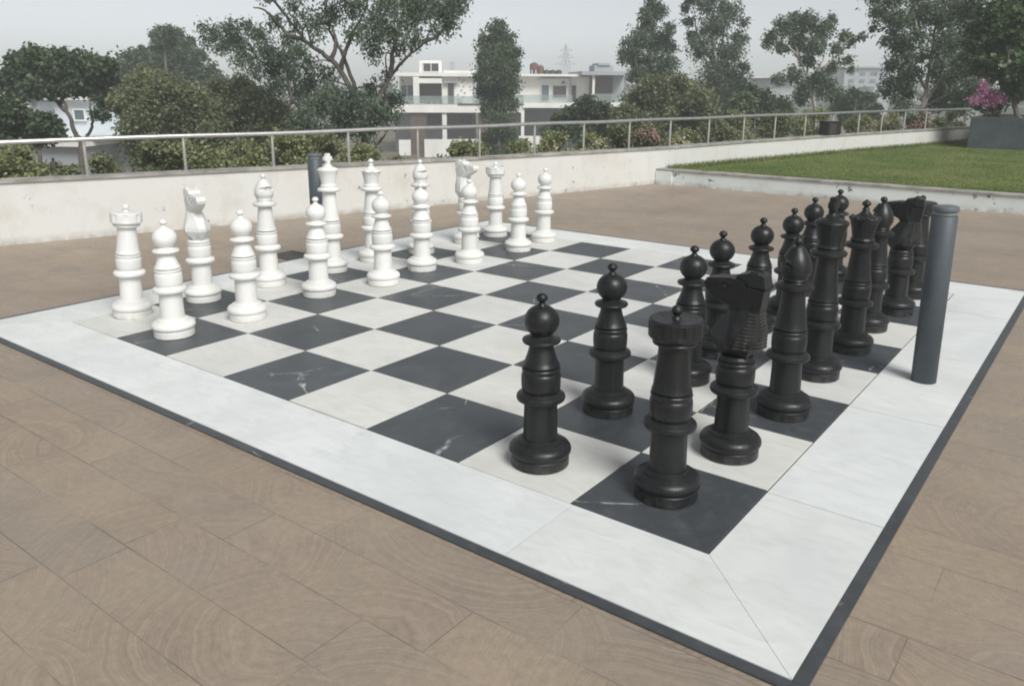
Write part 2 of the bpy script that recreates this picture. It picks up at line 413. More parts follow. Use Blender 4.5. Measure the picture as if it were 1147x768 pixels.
def extrude_wall(bm, line, d0, d1, z0, z1):
    A, B = offset_line(line, d0), offset_line(line, d1)
    rows = [[bm.verts.new((*a, z0 if z0 < 0 else t+z0-1)), bm.verts.new((*a, t+z1-1)), bm.verts.new((*b, t+z1-1)), bm.verts.new((*b, z0 if z0 < 0 else t+z0-1))] for a, b, t in zip(A, B, WT)]
    for r, s in zip(rows[:-1], rows[1:]):
        for k in range(4):
            bm.faces.new((r[k], s[k], s[(k+1) % 4], r[(k+1) % 4]))
    bm.faces.new(rows[0][::-1]); bm.faces.new(rows[-1])

w = empty('parapet_wall', (WL[2][0], WL[2][1], 0), 'long cream painted parapet wall with stains and flaked paint along the terrace edge', 'wall')
WI = w.matrix_basis.inverted()
def to_local(o, par):
    o.data.transform(Matrix.Translation(-Vector(par.location))); return o
bm = bmesh.new(); extrude_wall(bm, WL, 0.0, 0.2, GROUND, 1-0.028)
o = from_bm('wall_body', bm, M_WALL, w); o.location = -w.location
bm = bmesh.new(); extrude_wall(bm, WL, -0.022, 0.225, 1-0.028, 1.0)
o = from_bm('coping', bm, M_COPING, w); o.location = -w.location

# railing ------------------------------------------------------------------
rail = empty('railing', (WL[2][0], WL[2][1], WT[2]), 'stainless steel railing with one round handrail on top of the cream wall', 'railing')
def rail_z(y): return float(np.interp(y, [0, 9], [1.045, 1.07]))
RL = [p for p in offset_line(WL, 0.09)][1:11]
def tube_np(path, rad, n=8, cap=True):
    P = np.array(path, float); k = len(P)
    rad = np.broadcast_to(np.asarray(rad, float), (k,))
    T = np.gradient(P, axis=0); T /= np.linalg.norm(T, axis=1, keepdims=True)+1e-9
    ref = np.array([0.13, 0.21, 1.0]) if abs(T[0][2]) < 0.9 else np.array([1.0, 0.2, 0.1])
    V = []
    for i in range(k):
        a = np.cross(T[i], ref); a /= np.linalg.norm(a)+1e-9; b = np.cross(T[i], a)
        ang = np.arange(n)*2*PI/n
        V.append(P[i]+rad[i]*(np.outer(np.cos(ang), a)+np.outer(np.sin(ang), b)))
    V = np.concatenate(V); Fq = []
    for i in range(k-1):
        for j in range(n):
            Fq.append((i*n+j, i*n+(j+1) % n, (i+1)*n+(j+1) % n, (i+1)*n+j))
    return V, np.array(Fq)
path = []
for (a, b) in zip(RL[:-1], RL[1:]):
    for t in np.linspace(0, 1, 6, endpoint=False): path.append((a[0]+(b[0]-a[0])*t, a[1]+(b[1]-a[1])*t, rail_z(a[1]+(b[1]-a[1])*t) + 0.005*math.sin(len(path)*0.9)))
path.append((*RL[-1], rail_z(RL[-1][1])))
V, Fq = tube_np(path, 0.026, 12)
o = link('handrail', np_mesh('handrail', V, Fq, True), M_STEEL, rail); o.location = -rail.location
# posts every ~1.03 m along the line
PY = [.72, 1.77, 2.75, 3.74, 4.7, 5.68, 6.66, 7.63, 8.59, 9.58, 10.59, 11.69, 12.78, 13.81, 14.89, 15.96, 17.01, 17.97, 18.98, 19.98, 21.03, 22.03]
rl2 = offset_line(WL, 0.09)
def line_x(line, y):
    for (x0, y0), (x1, y1) in zip(line[:-1], line[1:]):
        if y0 <= y <= y1: return x0+(x1-x0)*(y-y0)/(y1-y0)
bm = bmesh.new()
bm_lathe(bm, [(0.045, 0.0), (0.045, 0.018), (0.0175, 0.020), (0.0175, 1.0)], 12)
post0 = from_bm('post', bm, M_POST, rail, 40)
for i, y in enumerate(PY):
    o = post0 if i == 0 else post0.copy()
    if i: C.objects.link(o); o.parent = rail
    o.location = Vector((line_x(rl2, y), y, wall_top(y))) - rail.location; o.scale.z = rail_z(y)-.012-wall_top(y)

# lawn kerb -----------------------------------------------------------------
kb = empty('lawn_kerb', (-5.0, KY, 0), 'low bluish white retaining kerb with peeling paint holding up the lawn', 'low wall')
x0 = wall_x(KY)+0.005
box('kerb_body', (x0+5.0, 0, -0.05), (21.0, 0.16, 0.225), M_KERB, kb)
box('kerb_coping', (x0+5.0, -0.018, 0.225), (21.0, 0.20, 0.262), M_COPING, kb, 0.006)
box('corner_pillar', (x0+5.0, -0.03, -0.05), (x0+5.0+0.30, 0, 0.225), M_KERB, kb)

# grass blades ----------------------------------------------------------------
def grass():
    n = 90000
    y = KY+0.24 + (RNG.random(n)**1.25)*12.5
    xl = np.array([wall_x(v) for v in np.linspace(KY, 24, 200)])
    lo = np.interp(y, np.linspace(KY, 24, 200), xl)+0.02
    x = lo + RNG.random(n)*(3.2-lo)
    edge = RNG.random(n) < 0.07                       # taller untrimmed fringe at the wall
    x = np.where(edge, lo+np.abs(RNG.normal(0, 0.10, n)), x)
    lip = RNG.random(n) < 0.05                        # blades leaning over the kerb coping
    y = np.where(lip, KY+0.205+np.abs(RNG.normal(0, .03, n)), y)
    edge = edge & ~lip
    h = RNG.uniform(0.012, 0.026, n) + np.where(lip, RNG.uniform(0.01, 0.05, n), 0) + np.where(edge, RNG.uniform(0.02, 0.09, n), 0)
    wd = RNG.uniform(0.004, 0.009, n)
    a = RNG.random(n)*2*PI; l = RNG.normal(0, 0.5, (n, 2))*h[:, None]
    B = np.stack([x, y, np.full(n, 0.232)], 1); s = np.stack([np.cos(a), np.sin(a), np.zeros(n)], 1)*wd[:, None]
    T = B + np.stack([l[:, 0], l[:, 1], h], 1)
    V = np.stack([B-s, B+s, T], 1).reshape(-1, 3); Ft = np.arange(3*n).reshape(-1, 3)
    tag(link('grass', np_mesh('grass', V, Ft), L_GRASS), 'short mown grass covering the raised lawn', 'grass', kind='stuff')
grass()

# drain cover -----------------------------------------------------------------
dc = empty('drain_cover', (-5.48, 2.43, 0.004), 'small dark rectangular drain cover set in the paving behind the white chess pieces', 'drain cover')
bm = bmesh.new()
for a in ((-0.17, -0.15, -0.14, 0.15), (0.14, -0.15, 0.17, 0.15), (-0.14, -0.15, 0.14, -0.12), (-0.14, 0.12, 0.14, 0.15)):
    bm_box(bm, (a[0], a[1], 0), (a[2], a[3], 0.008))
from_bm('frame', bm, M_GRATE, dc)
bm = bmesh.new()
for k in range(9):
    bm_box(bm, (-0.138+k*0.0315, -0.12, 0), (-0.138+k*0.0315+0.02, 0.12, 0.006))
from_bm('grate', bm, M_GRATE, dc)

# ------------------------------------------------------------------ chessboard let into the paving
S = 0.6
cb = empty('chessboard', (0, 0, 0), 'giant chessboard of white marble and dark slate squares let into the terrace', 'chessboard')
OUT, EDGE = 0.464, 0.044
box('grout_bed', (-8*S-OUT-EDGE, -OUT-EDGE, 0.002), (OUT+EDGE, 8*S+OUT+EDGE, 0.0045), M_GROUT, cb)
ZT = 0.0105; GAP = 0.0022
def tile_mesh(name, wx, wy):
    bm = bmesh.new(); bm_box(bm, (-wx/2, -wy/2, 0.0047), (wx/2, wy/2, ZT), 0.0016)
    me = bpy.data.meshes.new(name); bm.to_mesh(me); bm.free(); return me
md = tile_mesh('dark_square', S-2*GAP, S-2*GAP); md.materials.append(M_SLATE)
ml = tile_mesh('light_square', S-2*GAP, S-2*GAP); ml.materials.append(M_MARBLE)
for u in range(8):
    for v in range(8):
        dk = (u+v) % 2 == 0
        o = bpy.data.objects.new('dark_square' if dk else 'light_square', md if dk else ml)
        C.objects.link(o); o.parent = cb
        o.location = (-(u+0.5)*S + random.uniform(-.001, .001), (v+0.5)*S + random.uniform(-.001, .001), random.uniform(-0.0008, 0.0008))
        o.rotation_euler = (0, 0, random.uniform(-.0015, .0015))
def poly_slab(name, pts, mat, z1=ZT):
    bm = bmesh.new()
    cx = sum(p[0] for p in pts)/len(pts); cy = sum(p[1] for p in pts)/len(pts)
    vs = []
    for p in pts: vs.append(bm.verts.new((p[0]-cx, p[1]-cy, z1)))
    f = bm.faces.new(vs)
    if f.normal.z < 0: f.normal_flip()
    f.normal_update()
    r = bmesh.ops.extrude_face_region(bm, geom=[f])
    for e in r['geom']:
        if isinstance(e, bmesh.types.BMVert): e.co.z = 0.0047
    bmesh.ops.recalc_face_normals(bm, faces=bm.faces)
    o = from_bm(name, bm, mat, cb); o.location = (cx, cy, 0)
    return o
L = 8*S; q = 0.0022
cuts = [0, 0.58, 1.77, 2.97, 4.2, L]
for side in range(4):
    for i in range(5):
        a, b = cuts[i], cuts[i+1]
        ia = -OUT if i == 0 else a; ib = L+OUT if i == 4 else b
        # inner edge at 0, outer edge at -OUT, running 0..L
        dl = 0.0011
        pts = [(-2.6*q+dl if i == 0 else a+q, -q*2.6), (L+2.6*q-dl if i == 4 else b-q, -q*2.6), (L+OUT-q-dl if i == 4 else b-q, -OUT+q), (-OUT+q+dl if i == 0 else a+q, -OUT+q)]
        if side == 0: pp = [(-x, y) for x, y in pts]                # near edge
        elif side == 1: pp = [(-y, x) for x, y in pts]              # right edge
        elif side == 2: pp = [(-x, L-y) for x, y in pts]            # far edge
        else: pp = [(-L+y, x) for x, y in pts]                      # left edge
        poly_slab('border_slab', pp, M_BORDER)
X0, X1, Y0, Y1 = -L-OUT, OUT, -OUT, L+OUT
for (a, b, c, d) in ((X0-EDGE, Y0-EDGE, X1+EDGE, Y0-0.001), (X0-EDGE, Y1+0.001, X1+EDGE, Y1+EDGE), (X0-EDGE, Y0+0.001, X0-0.001, Y1-0.001), (X1+0.001, Y0+0.001, X1+EDGE, Y1-0.001)):
    poly_slab('edging_strip', [(a, b), (c, b), (c, d), (a, d)], M_SLATE, 0.0090)
BZ = ZT+0.0012

# ------------------------------------------------------------------ chess pieces
P_BASE = [(0, 0), (.126, 0), (.130, .004), (.130, .044), (.127, .047), (.127, .051), (.134, .056), (.1385, .064), (.1395, .073), (.1365, .085), (.129, .095), (.118, .102), (.106, .106), (.1015, .109), (.1015, .114), (.094, .118), (.0845, .121), (.083, .127), (.06, .1275)]
P_SHAFT = [(.077, .1262), (.0765, .15), (.075, .21), (.0735, .27), (.0745, .290), (.080, .297), (.097, .301), (.1055, .307), (.1085, .316), (.1065, .326), (.099, .333), (.088, .336), (.083, .340), (.0825, .346), (.06, .347)]
P_BARREL = [(.079, .3462), (.0835, .353), (.086, .365), (.0868, .390), (.0868, .410), (.0855, .424), (.0825, .429), (.0805, .432), (.0825, .437), (.0845, .442), (.0845, .450), (.081, .4545), (.06, .455)]
def neck(z1, r1, r0=.0815, z0=.4605):
    out = [(.06, z0-.004), (r0-.002, z0), (r0, z0+.004), (r0-.002, z0+.010)]
    for t in np.linspace(0.06, 1, 7): out.append((r1+(r0-.004-r1)*(1-t)**1.35, z0+.010+(z1-z0-.010)*t))
    return out
def finial(z0, r=.024, n=.013, h=.052):
    return [(n+.010, z0-.004), (n+.006, z0+.003), (n, z0+.009), (n, z0+.016), (r*.8, z0+.020), (r, z0+.028), (r*.98, z0+.036), (r*.78, z0+.045), (r*.4, z0+.051), (0, z0+h)]
def sphere_prof(zc, r, a0=-62, a1=74, n=12, sq=1.0):
    return [(r*math.cos(R(a)), zc+sq*r*math.sin(R(a))) for a in np.linspace(a0, a1, n)]

def piece_meshes(kind, mat):
    parts = {}
    def lath(name, prof, seg=44, mod=None, ang=32):
        bm = bmesh.new(); bm_lathe(bm, prof, seg, mod)
        bmesh.ops.recalc_face_normals(bm, faces=bm.faces)
        me = bpy.data.meshes.new(name)
        for f in bm.faces: f.smooth = True
        for e in bm.edges:
            if len(e.link_faces) == 2 and e.calc_face_angle(0) > R(ang): e.smooth = False
        bm.to_mesh(me); bm.free(); me.materials.append(mat); parts[name] = me
    lath('base', P_BASE); lath('shaft', P_SHAFT); lath('barrel', P_BARREL)
    if kind == 'pawn':
        lath('head', neck(.556, .052) + [(.055, .560), (.068, .562), (.080, .567), (.0845, .575), (.0815, .583), (.070, .588), (.058, .591), (.050, .597)] + sphere_prof(.662, .0765, -56, 76, 14, .93))
        lath('finial', finial(.732, .0255), 28)
    elif kind == 'rook':
        def mod(r, z, a):
            if .100 < r and .712 < z < .752:       # shallow battlements cut into the rim
                k = (a*8/(2*PI)) % 1.0
                return (r-.0055, z) if k < .36 else (r, z)
            return r, z
        lath('head', neck(.645, .063) + [(.066, .650), (.076, .654), (.087, .660), (.089, .667), (.086, .672), (.090, .677), (.102, .686), (.1065, .692), (.1065, .7125), (.1065, .715), (.1065, .750), (.1065, .7525), (.1045, .760), (.099, .763), (.085, .7615), (.030, .7615), (.0, .7615)], 88, mod)
        lath('finial', finial(.762, .0225, .013, .050), 28)
    elif kind == 'bishop':
        def mod(r, z, a):                             # slanting slit that opens to the front (+x)
            a = (a+PI) % (2*PI)-PI
            if .76 < z < .868 and abs(a) < 1.0:
                zc = .800 + .42*(r*math.cos(a)-.05)
                if abs(z-zc) < .0165: return r*(.50+.30*abs(a)), z
            return r, z
        mit = [(.056, .704), (.060, .709), (.063, .714), (.060, .719), (.060, .724), (.068, .738), (.0745, .755)]
        for t in np.linspace(0, 1, 34):
            z = .757+t*.119
            mit.append((.0755*(1-max(0, (z-.775)/.135)**1.75) if z > .775 else .0755, z))
        lath('head', neck(.655, .056) + [(.062, .659), (.080, .662), (.091, .668), (.0945, .677), (.0925, .686), (.082, .693), (.068, .697), (.058, .700)] + mit + [(.014, .8775)], 96, mod, 40)
        lath('finial', finial(.872, .0225, .012, .049), 28)
    elif kind in ('king', 'queen'):
        kg = kind == 'king'; zf = .720 if kg else .672
        def mod(r, z, a):
            if zf+.068 < z and r > .04:
                rr = r
                if zf+.075 < z < zf+.172: rr = r-.0022*max(0, math.cos(a*18))
                if not kg and z > zf+.170 and r > .078:
                    k = max(0, math.cos(a*8))
                    return rr*(1-.04*(1-k)), z-.012*(1-k)
                return rr, z
            return r, z
        col = neck(zf-.012, .058) + [(.062, zf-.008), (.083, zf-.004), (.0965, zf+.002), (.1005, zf+.012), (.0985, zf+.022), (.087, zf+.029), (.072, zf+.033), (.067, zf+.037), (.069, zf+.043), (.073, zf+.047), (.071, zf+.052), (.065, zf+.056), (.063, zf+.062)]
        cup = [(.064, zf+.070), (.0665, zf+.085), (.0705, zf+.11), (.0775, zf+.14), (.0855, zf+.166), (.0925, zf+.180)]
        if kg:
            cup += [(.0935, zf+.186), (.089, zf+.193), (.070, zf+.203), (.046, zf+.211), (.036, zf+.2135), (.036, zf+.223), (.030, zf+.229), (.02, zf+.231), (0, zf+.2312)]
            lath('head', col+cup, 72, mod)
            z0 = zf+.231
            bm = bmesh.new()
            bm_lathe(bm, [(.026, z0-.004), (.020, z0+.006), (.016, z0+.014)], 20)
            bm_box(bm, (-.020, -.021, z0+.008), (.020, .021, z0+.097), .0115, seg=2)
            bm_box(bm, (-.0192, -.042, z0+.032), (.0192, .042, z0+.072), .0125, seg=2)
            bm_box(bm, (-.019, -.019, z0+.036), (.019, .019, z0+.070), .007, seg=2)
            me = bpy.data.meshes.new('cross')
            for f in bm.faces: f.smooth = True
            for e in bm.edges:
                if len(e.link_faces) == 2 and e.calc_face_angle(0) > R(45): e.smooth = False
            bm.to_mesh(me); bm.free(); me.materials.append(mat); parts['cross'] = me
        else:
            cup += [(.0955, zf+.190), (.0925, zf+.196), (.078, zf+.190), (.060, zf+.194), (.040, zf+.205), (.026, zf+.219), (.018, zf+.231), (0, zf+.2312)]
            lath('head', col+cup, 96, mod, 45)
            lath('finial', finial(zf+.238, .0270, .014, .060), 28)
    elif kind == 'knight':
        bm = bmesh.new()
        bm_lathe(bm, [(.06, .4575), (.0795, .4585), (.0815, .4625), (.080, .472), (.072, .482), (.0, .484)], 40)
        # chest: broad faceted prow
        hull(bm, [(.055, .045, .478), (.055, -.045, .478), (-.06, .05, .478), (-.06, -.05, .478), (.078, 0, .480),
                  (.120, .030, .552), (.120, -.030, .552), (.020, .098, .548), (.020, -.098, .548), (-.085, .078, .543), (-.085, -.078, .543), (-.114, .035, .540), (-.114, -.035, .540),
                  (.124, .024, .578), (.124, -.024, .578), (.015, .094, .585), (.015, -.094, .585), (-.117, .050, .590), (-.117, -.050, .590),
                  (.028, .034, .695), (.028, -.034, .695), (-.03, .050, .700), (-.03, -.050, .700), (-.098, .042, .700), (-.098, -.042, .700)])
        # neck widening into the cheeks
        hull(bm, [(.028, .034, .680), (.028, -.034, .680), (-.03, .050, .675), (-.03, -.050, .675), (-.100, .042, .672), (-.100, -.042, .672), (-.118, .046, .790), (-.118, -.046, .790), (.026, .052, .772), (.026, -.052, .772), (.052, .042, .728), (.052, -.042, .728), (.0, .055, .815), (.0, -.055, .815)])
        # long muzzle sloping down to the lip, with a jaw line
        hull(bm, [(.034, .044, .706), (.034, -.044, .706), (.128, .034, .748), (.128, -.034, .748), (.156, .028, .766), (.156, -.028, .766), (.164, .034, .792), (.164, -.034, .792), (.152, .034, .818), (.152, -.034, .818), (.04, .050, .834), (.04, -.050, .834), (-.03, .056, .826), (-.03, -.056, .826), (-.05, .054, .75), (-.05, -.054, .75)])
        # forelock and ears: one raised slab sloping back
        hull(bm, [(.020, .040, .826), (.020, -.040, .826), (.004, .046, .852), (.004, -.046, .852), (-.060, .050, .864), (-.060, -.050, .864), (-.112, .046, .856), (-.112, -.046, .856), (-.122, .046, .800), (-.122, -.046, .800), (-.06, .056, .805), (-.06, -.056, .805)])
        for sg in (-1, 1):
            hull(bm, [(-.030, sg*.020, .855), (-.030, sg*.044, .853), (-.095, sg*.044, .853), (-.095, sg*.020, .855), (-.055, sg*.026, .874), (-.060, sg*.038, .873), (-.088, sg*.034, .871)])
            hull(bm, [(.100, sg*.036, .806), (.030, sg*.047, .806), (.030, sg*.058, .808), (.088, sg*.048, .807), (.046, sg*.053, .826), (.080, sg*.044, .824)])      # brow ridge
            bm_box(bm, (.052, sg*.047-.006, .784), (.074, sg*.047+.007, .800), .005)      # eye
            bm_box(bm, (.146, sg*.032-.005, .780), (.158, sg*.032+.004, .791), .003)      # nostril
        bmesh.ops.dissolve_limit(bm, angle_limit=R(3), verts=bm.verts, edges=bm.edges)
        sharp = [e for e in bm.edges if len(e.link_faces) == 2 and e.calc_face_angle(0) > R(14) and e.verts[0].co.z > .486 and e.verts[1].co.z > .486 and e.calc_length() > .012]
        bmesh.ops.bevel(bm, geom=sharp, offset=.0042, offset_type='OFFSET', segments=2, profile=.6, affect='EDGES', clamp_overlap=True)
        bmane = bmesh.new()
        for k in range(11):
            z = .528+k*.0152; zz = (z, z+.0085)
            xf = float(np.interp(z, [.53, .69], [-.012, -.078]))
            hx = [.015, -.03, -.085, -.117]
            def wid(x, z):                               # half width of the chest hull at (x, z)
                lo_ = np.interp(x, [-.117, -.085, .015], [.048, .074, .095]); hi_ = np.interp(x, [-.098, -.03, .026], [.042, .050, .034])
                return float(np.interp(z, [.583, .70], [lo_, hi_]))
            xb = float(np.interp(z, [.59, .70], [-.117, -.097]))
            hull(bmane, [(xb-.0045, sg*.032, q) for sg in (-1, 1) for q in zz] + [(xf, sg*(wid(xf, z)+.0022), q) for sg in (-1, 1) for q in zz] + [(-.06, sg*(wid(-.06, z)+.0045), q) for sg in (-1, 1) for q in zz] + [(xb+.01, sg*(wid(xb+.01, z)+.0035), q) for sg in (-1, 1) for q in zz])
        me = bpy.data.meshes.new('mane'); bmane.to_mesh(me); bmane.free(); me.materials.append(M_WHITE if mat is M_WHITE else M_MANE); parts['mane'] = me
        me = bpy.data.meshes.new('head'); bm.to_mesh(me); bm.free(); me.materials.append(mat); mn = parts.pop('mane'); parts['head'] = me; parts['mane'] = mn
    return parts

PROTO = {}
def piece(kind, colour, x, y, label, rz=0.0, tilt=(0, 0), twist=(0, 0)):
    key = (kind, colour)
    mat = M_WHITE if colour == 'white' else M_BLACK
    grp = f'{colour} {kind}s' if kind in ('pawn', 'rook', 'bishop', 'knight') else None
    root = bpy.data.objects.new(f'chess_{kind}', None); root.empty_display_size = .1
    C.objects.link(root); root.location = (x, y, BZ); root.rotation_euler = (tilt[0], tilt[1], rz)
    tag(root, label, 'chess piece', grp)
    first = key not in PROTO
    if first:
        PROTO[key] = {}
        for nm, me in piece_meshes(kind, mat).items(): PROTO[key][nm] = bpy.data.objects.new(nm, me)
    made = {}
    for nm, src in PROTO[key].items():
        o = src if first else src.copy()
        C.objects.link(o); made[nm] = o
        top = nm in ('finial', 'cross', 'mane')
        if top: o.parent = made['head']
        else: o.parent = root
        o.location = (0, 0, 0); o.rotation_euler = (0, 0, 0)
        if nm == 'head':                              # the top section is plugged in, a hair out of true
            Mx = Matrix.Translation((0, 0, .457)) @ Matrix.Rotation(twist[0], 4, 'X') @ Matrix.Rotation(twist[1], 4, 'Y') @ Matrix.Translation((0, 0, -.457))
            o.location = Mx.to_translation(); o.rotation_euler = Mx.to_euler()
    return root

names8 = ['rook', 'knight', 'bishop', 'king', 'queen', 'bishop', 'knight', 'rook']
WB = [(-7.73, .59), (-7.70, 1.535), (-7.71, 2.575), (-7.68, 3.69), (-7.76, 4.60), (-7.58, 5.52), (-7.57, 6.67), (-7.58, 7.51)]
WP = [(-6.59, .457), (-6.52, 1.37), (-6.72, 2.63), (-6.50, 3.60), (-6.70, 4.60), (-6.48, 5.46), (-6.43, 6.68), (-6.575, 7.63)]
BB = [(-.54, .505), (-.45, 1.39), (-.40, 2.435), (-.47, 3.56), (-.44, 4.60), (-.50, 5.55), (-.42, 6.50), (-.44, 7.50)]
BP = [(-1.515, .376), (-1.63, 1.56), (-1.42, 2.68), (-1.525, 3.59), (-1.53, 4.68), (-1.49, 5.62), (-1.60, 6.77), (-1.58, 7.87)]
wl_back = ['white rook leaning a little at the near left end of the white back row', 'white faceted knight between the leaning white rook and a white bishop', 'slit-topped white bishop between the nearer white knight and the white king', 'white king topped with a cross, tallest white piece, in front of the grey bollard',
           'white queen with a scalloped crown beside the white king', 'white bishop beside the white queen, mostly hidden behind a white pawn', 'white knight half hidden behind a white pawn, beside the farther white rook', 'white rook at the far end of the white back row on a dark corner square']
wl_pawn = ['white pawn at the near left end of the white front row', 'white pawn second from the near left end, in front of the nearer white knight', 'white pawn on a dark square in front of the nearer white bishop', 'white pawn in front of the white queen, fourth from the left in its row',
           'white pawn on a dark square hiding most of the farther white bishop', 'white pawn on a light square that half hides the farther white knight', 'white pawn on a dark square second from the far end of the white front row', 'white pawn at the far right end of the white front row on a light square']
bl_back = ['black rook on the dark corner square nearest the camera', 'black horse-head knight between the nearest black rook and a black bishop', 'black bishop with a slit between the nearer black knight and the black king', 'black king topped with a cross, tallest black piece, behind the nearer black bishop',
           'black queen with a scalloped crown beside the black king', 'black bishop mostly hidden behind the black queen', 'black knight farther back, just left of the tall blue grey bollard', 'black rook mostly hidden behind the farther black knight, next to the blue grey bollard']
bl_pawn = ['black pawn nearest the camera, on a light square left of the nearest black rook', 'black pawn on a dark square, second from the near end of its row', 'black pawn just behind the nearest black rook, third from the near end of its row', 'black pawn partly hidden behind the nearer black knight, fourth in its row',
           'black pawn just left of the nearer black bishop, fifth in its row', 'black pawn mostly hidden behind the nearer black bishop, sixth in its row', 'black pawn whose head shows left of the black king, seventh in its row', 'black pawn at the far end of its row, seen between the black king and queen']
def rj(a): return random.uniform(-a, a)
for i in range(8):
    k = names8[i]
    tl = (R(0.3), R(-1.2)) if i == 0 else (rj(R(.5)), rj(R(.5)))
    piece(k, 'white', WB[i][0]*S, WB[i][1]*S, wl_back[i], rz=R({1: -15, 6: -8}.get(i, rj(8))) if k in ('knight', 'bishop', 'king') else rj(3), tilt=(tl if i else (R(.6), R(-2.4))), twist=(rj(R(.9)), rj(R(.9))) if i else (R(.5), R(-1.6)))
    piece('pawn', 'white', WP[i][0]*S, WP[i][1]*S, wl_pawn[i], rz=rj(3), tilt=(rj(R(.5)), rj(R(.5))), twist=(rj(R(1.2)), rj(R(1.2))))
    piece(k, 'black', BB[i][0]*S, BB[i][1]*S, bl_back[i], rz=PI+(R({2: 34, 5: 30}.get(i, rj(6))) if k in ('knight', 'bishop', 'king') else rj(3)), tilt=(rj(R(.4)), rj(R(.4))), twist=(rj(R(.5)), rj(R(.5))))
    piece('pawn', 'black', BP[i][0]*S, BP[i][1]*S, bl_pawn[i], rz=rj(3), tilt=(rj(R(.4)), rj(R(.4))), twist=(rj(R(.5)), rj(R(.5))))

# ------------------------------------------------------------------ bollard lights
def bollard(x, y, label, tilt):
    b = empty('bollard_light', (x, y, BZ), label, 'bollard', 'bollard lights on the board edge'); b.rotation_euler = tilt
    for nm, prof, mt in (('post', [(0, 0), (.067, 0), (.067, .955), (.064, .958), (0, .9585)], M_BOLLARD),
                         ('lens', [(.050, .9587), (.060, .9590), (.060, .9805), (.05, .981)], M_LENS),
                         ('cap', [(.06, .9812), (.0675, .982), (.0685, .985), (.0685, 1.006), (.0665, 1.009), (.03, 1.011), (0, 1.011)], M_BOLCAP)):
        bm = bmesh.new(); bm_lathe(bm, prof, 40); from_bm(nm, bm, mt, b, 35)
bollard(.238, 2.438, 'tall blue grey bollard light on the white border in front of the black pieces', (0, R(-.6), 0))
bollard(-5.05, 2.44, 'blue grey bollard light half hidden behind the white king', (0, 0, 0))

# ------------------------------------------------------------------ planter box at the far right
pb = empty('planter_box', (-2.2, 19.45, .235), 'large blue grey granite planter box at the end of the lawn', 'planter')
bm = bmesh.new()
for a in ((0, 0, 6.0, .12), (0, .12, .12, 2.9), (5.88, .12, 6.0, 2.9), (.12, 2.78, 5.88, 2.9)):
    bm_box(bm, (a[0], a[1], -.05), (a[2], a[3], .715), 0.004)
from_bm('cladding', bm, M_PLANTER, pb)
box('soil', (.121, .121, .2), (5.879, 2.779, .66), M_SOIL, pb)

eb = Vector((line_x(offset_line(WL, .12), 15.9), 15.9, wall_top(15.9)))
ebx = empty('equipment_box', eb, 'small dark equipment box standing on the wall coping behind the railing posts', 'box', rz=R(-14))
box('body', (-.09, -.26, 0), (.13, .26, .27), M_BOXA, ebx, .01)
box('lid', (-.10, -.27, .27), (.14, .27, .29), M_BOXA, ebx, .004)
box('front_panel', (-.09+.222, -.22, .03), (-.09+.232, .06, .24), M_HDARK, ebx)

# ------------------------------------------------------------------ trees
def leaves_np(blobs, n_tot, size, droop, clump, fold=.25, slim=1.0, airy=1.0):
    """blobs: (center(3), radius, squash) -> leaf quads spread in small clumps through each blob"""
    w = np.array([b[1]**2 for b in blobs]); w = w/w.sum()
    Vs = []
    for (c, r, sq), ww in zip(blobs, w):
        n = max(40, int(n_tot*ww))
        m = max(5, int(n/clump))
        d = RNG.normal(size=(m, 3)); d /= np.linalg.norm(d, axis=1, keepdims=True)
        sub = d*(RNG.random((m, 1))**(1/2.4))*r*RNG.uniform(.75, 1.12+.3*(airy-1), (m, 1))
        sub[:, 2] *= sq
        idx = RNG.integers(0, m, n)
        spread = RNG.uniform(.09, .24, m)*max(r, .35)*airy
        p = np.asarray(c)+sub[idx]+np.clip(RNG.normal(size=(n, 3)), -1.7, 1.7)*spread[idx][:, None]*np.array([1, 1, .8+.5*(airy-1)])
        a = RNG.normal(size=(n, 3)); a[:, 2] = a[:, 2]*.6-droop; a /= np.linalg.norm(a, axis=1, keepdims=True)
        b = np.cross(a, RNG.normal(size=(n, 3))); b /= np.linalg.norm(b, axis=1, keepdims=True)+1e-9
        nn = np.cross(a, b)
        Lh = size*RNG.uniform(.65, 1.3, (n, 1)); Wh = Lh*RNG.uniform(.28, .42, (n, 1))*slim
        Vs.append(np.stack([p, p+a*Lh*.45+b*Wh+nn*Wh*fold, p+a*Lh, p+a*Lh*.45-b*Wh+nn*Wh*fold], 1).reshape(-1, 3))
    V = np.concatenate(Vs)
    return V, np.arange(len(V)).reshape(-1, 4)

def smooth_path(pts, sub=5):
    P = np.array(pts, float)
    if len(P) < 3: return P
    out = []
    for i in range(len(P)-1):
        p0 = P[max(0, i-1)]; p1 = P[i]; p2 = P[i+1]; p3 = P[min(len(P)-1, i+2)]
        for t in np.linspace(0, 1, sub, endpoint=False):
            out.append(.5*((2*p1)+(-p0+p2)*t+(2*p0-5*p1+4*p2-p3)*t*t+(-p0+3*p1-3*p2+p3)*t**3))
    out.append(P[-1]); return np.array(out)

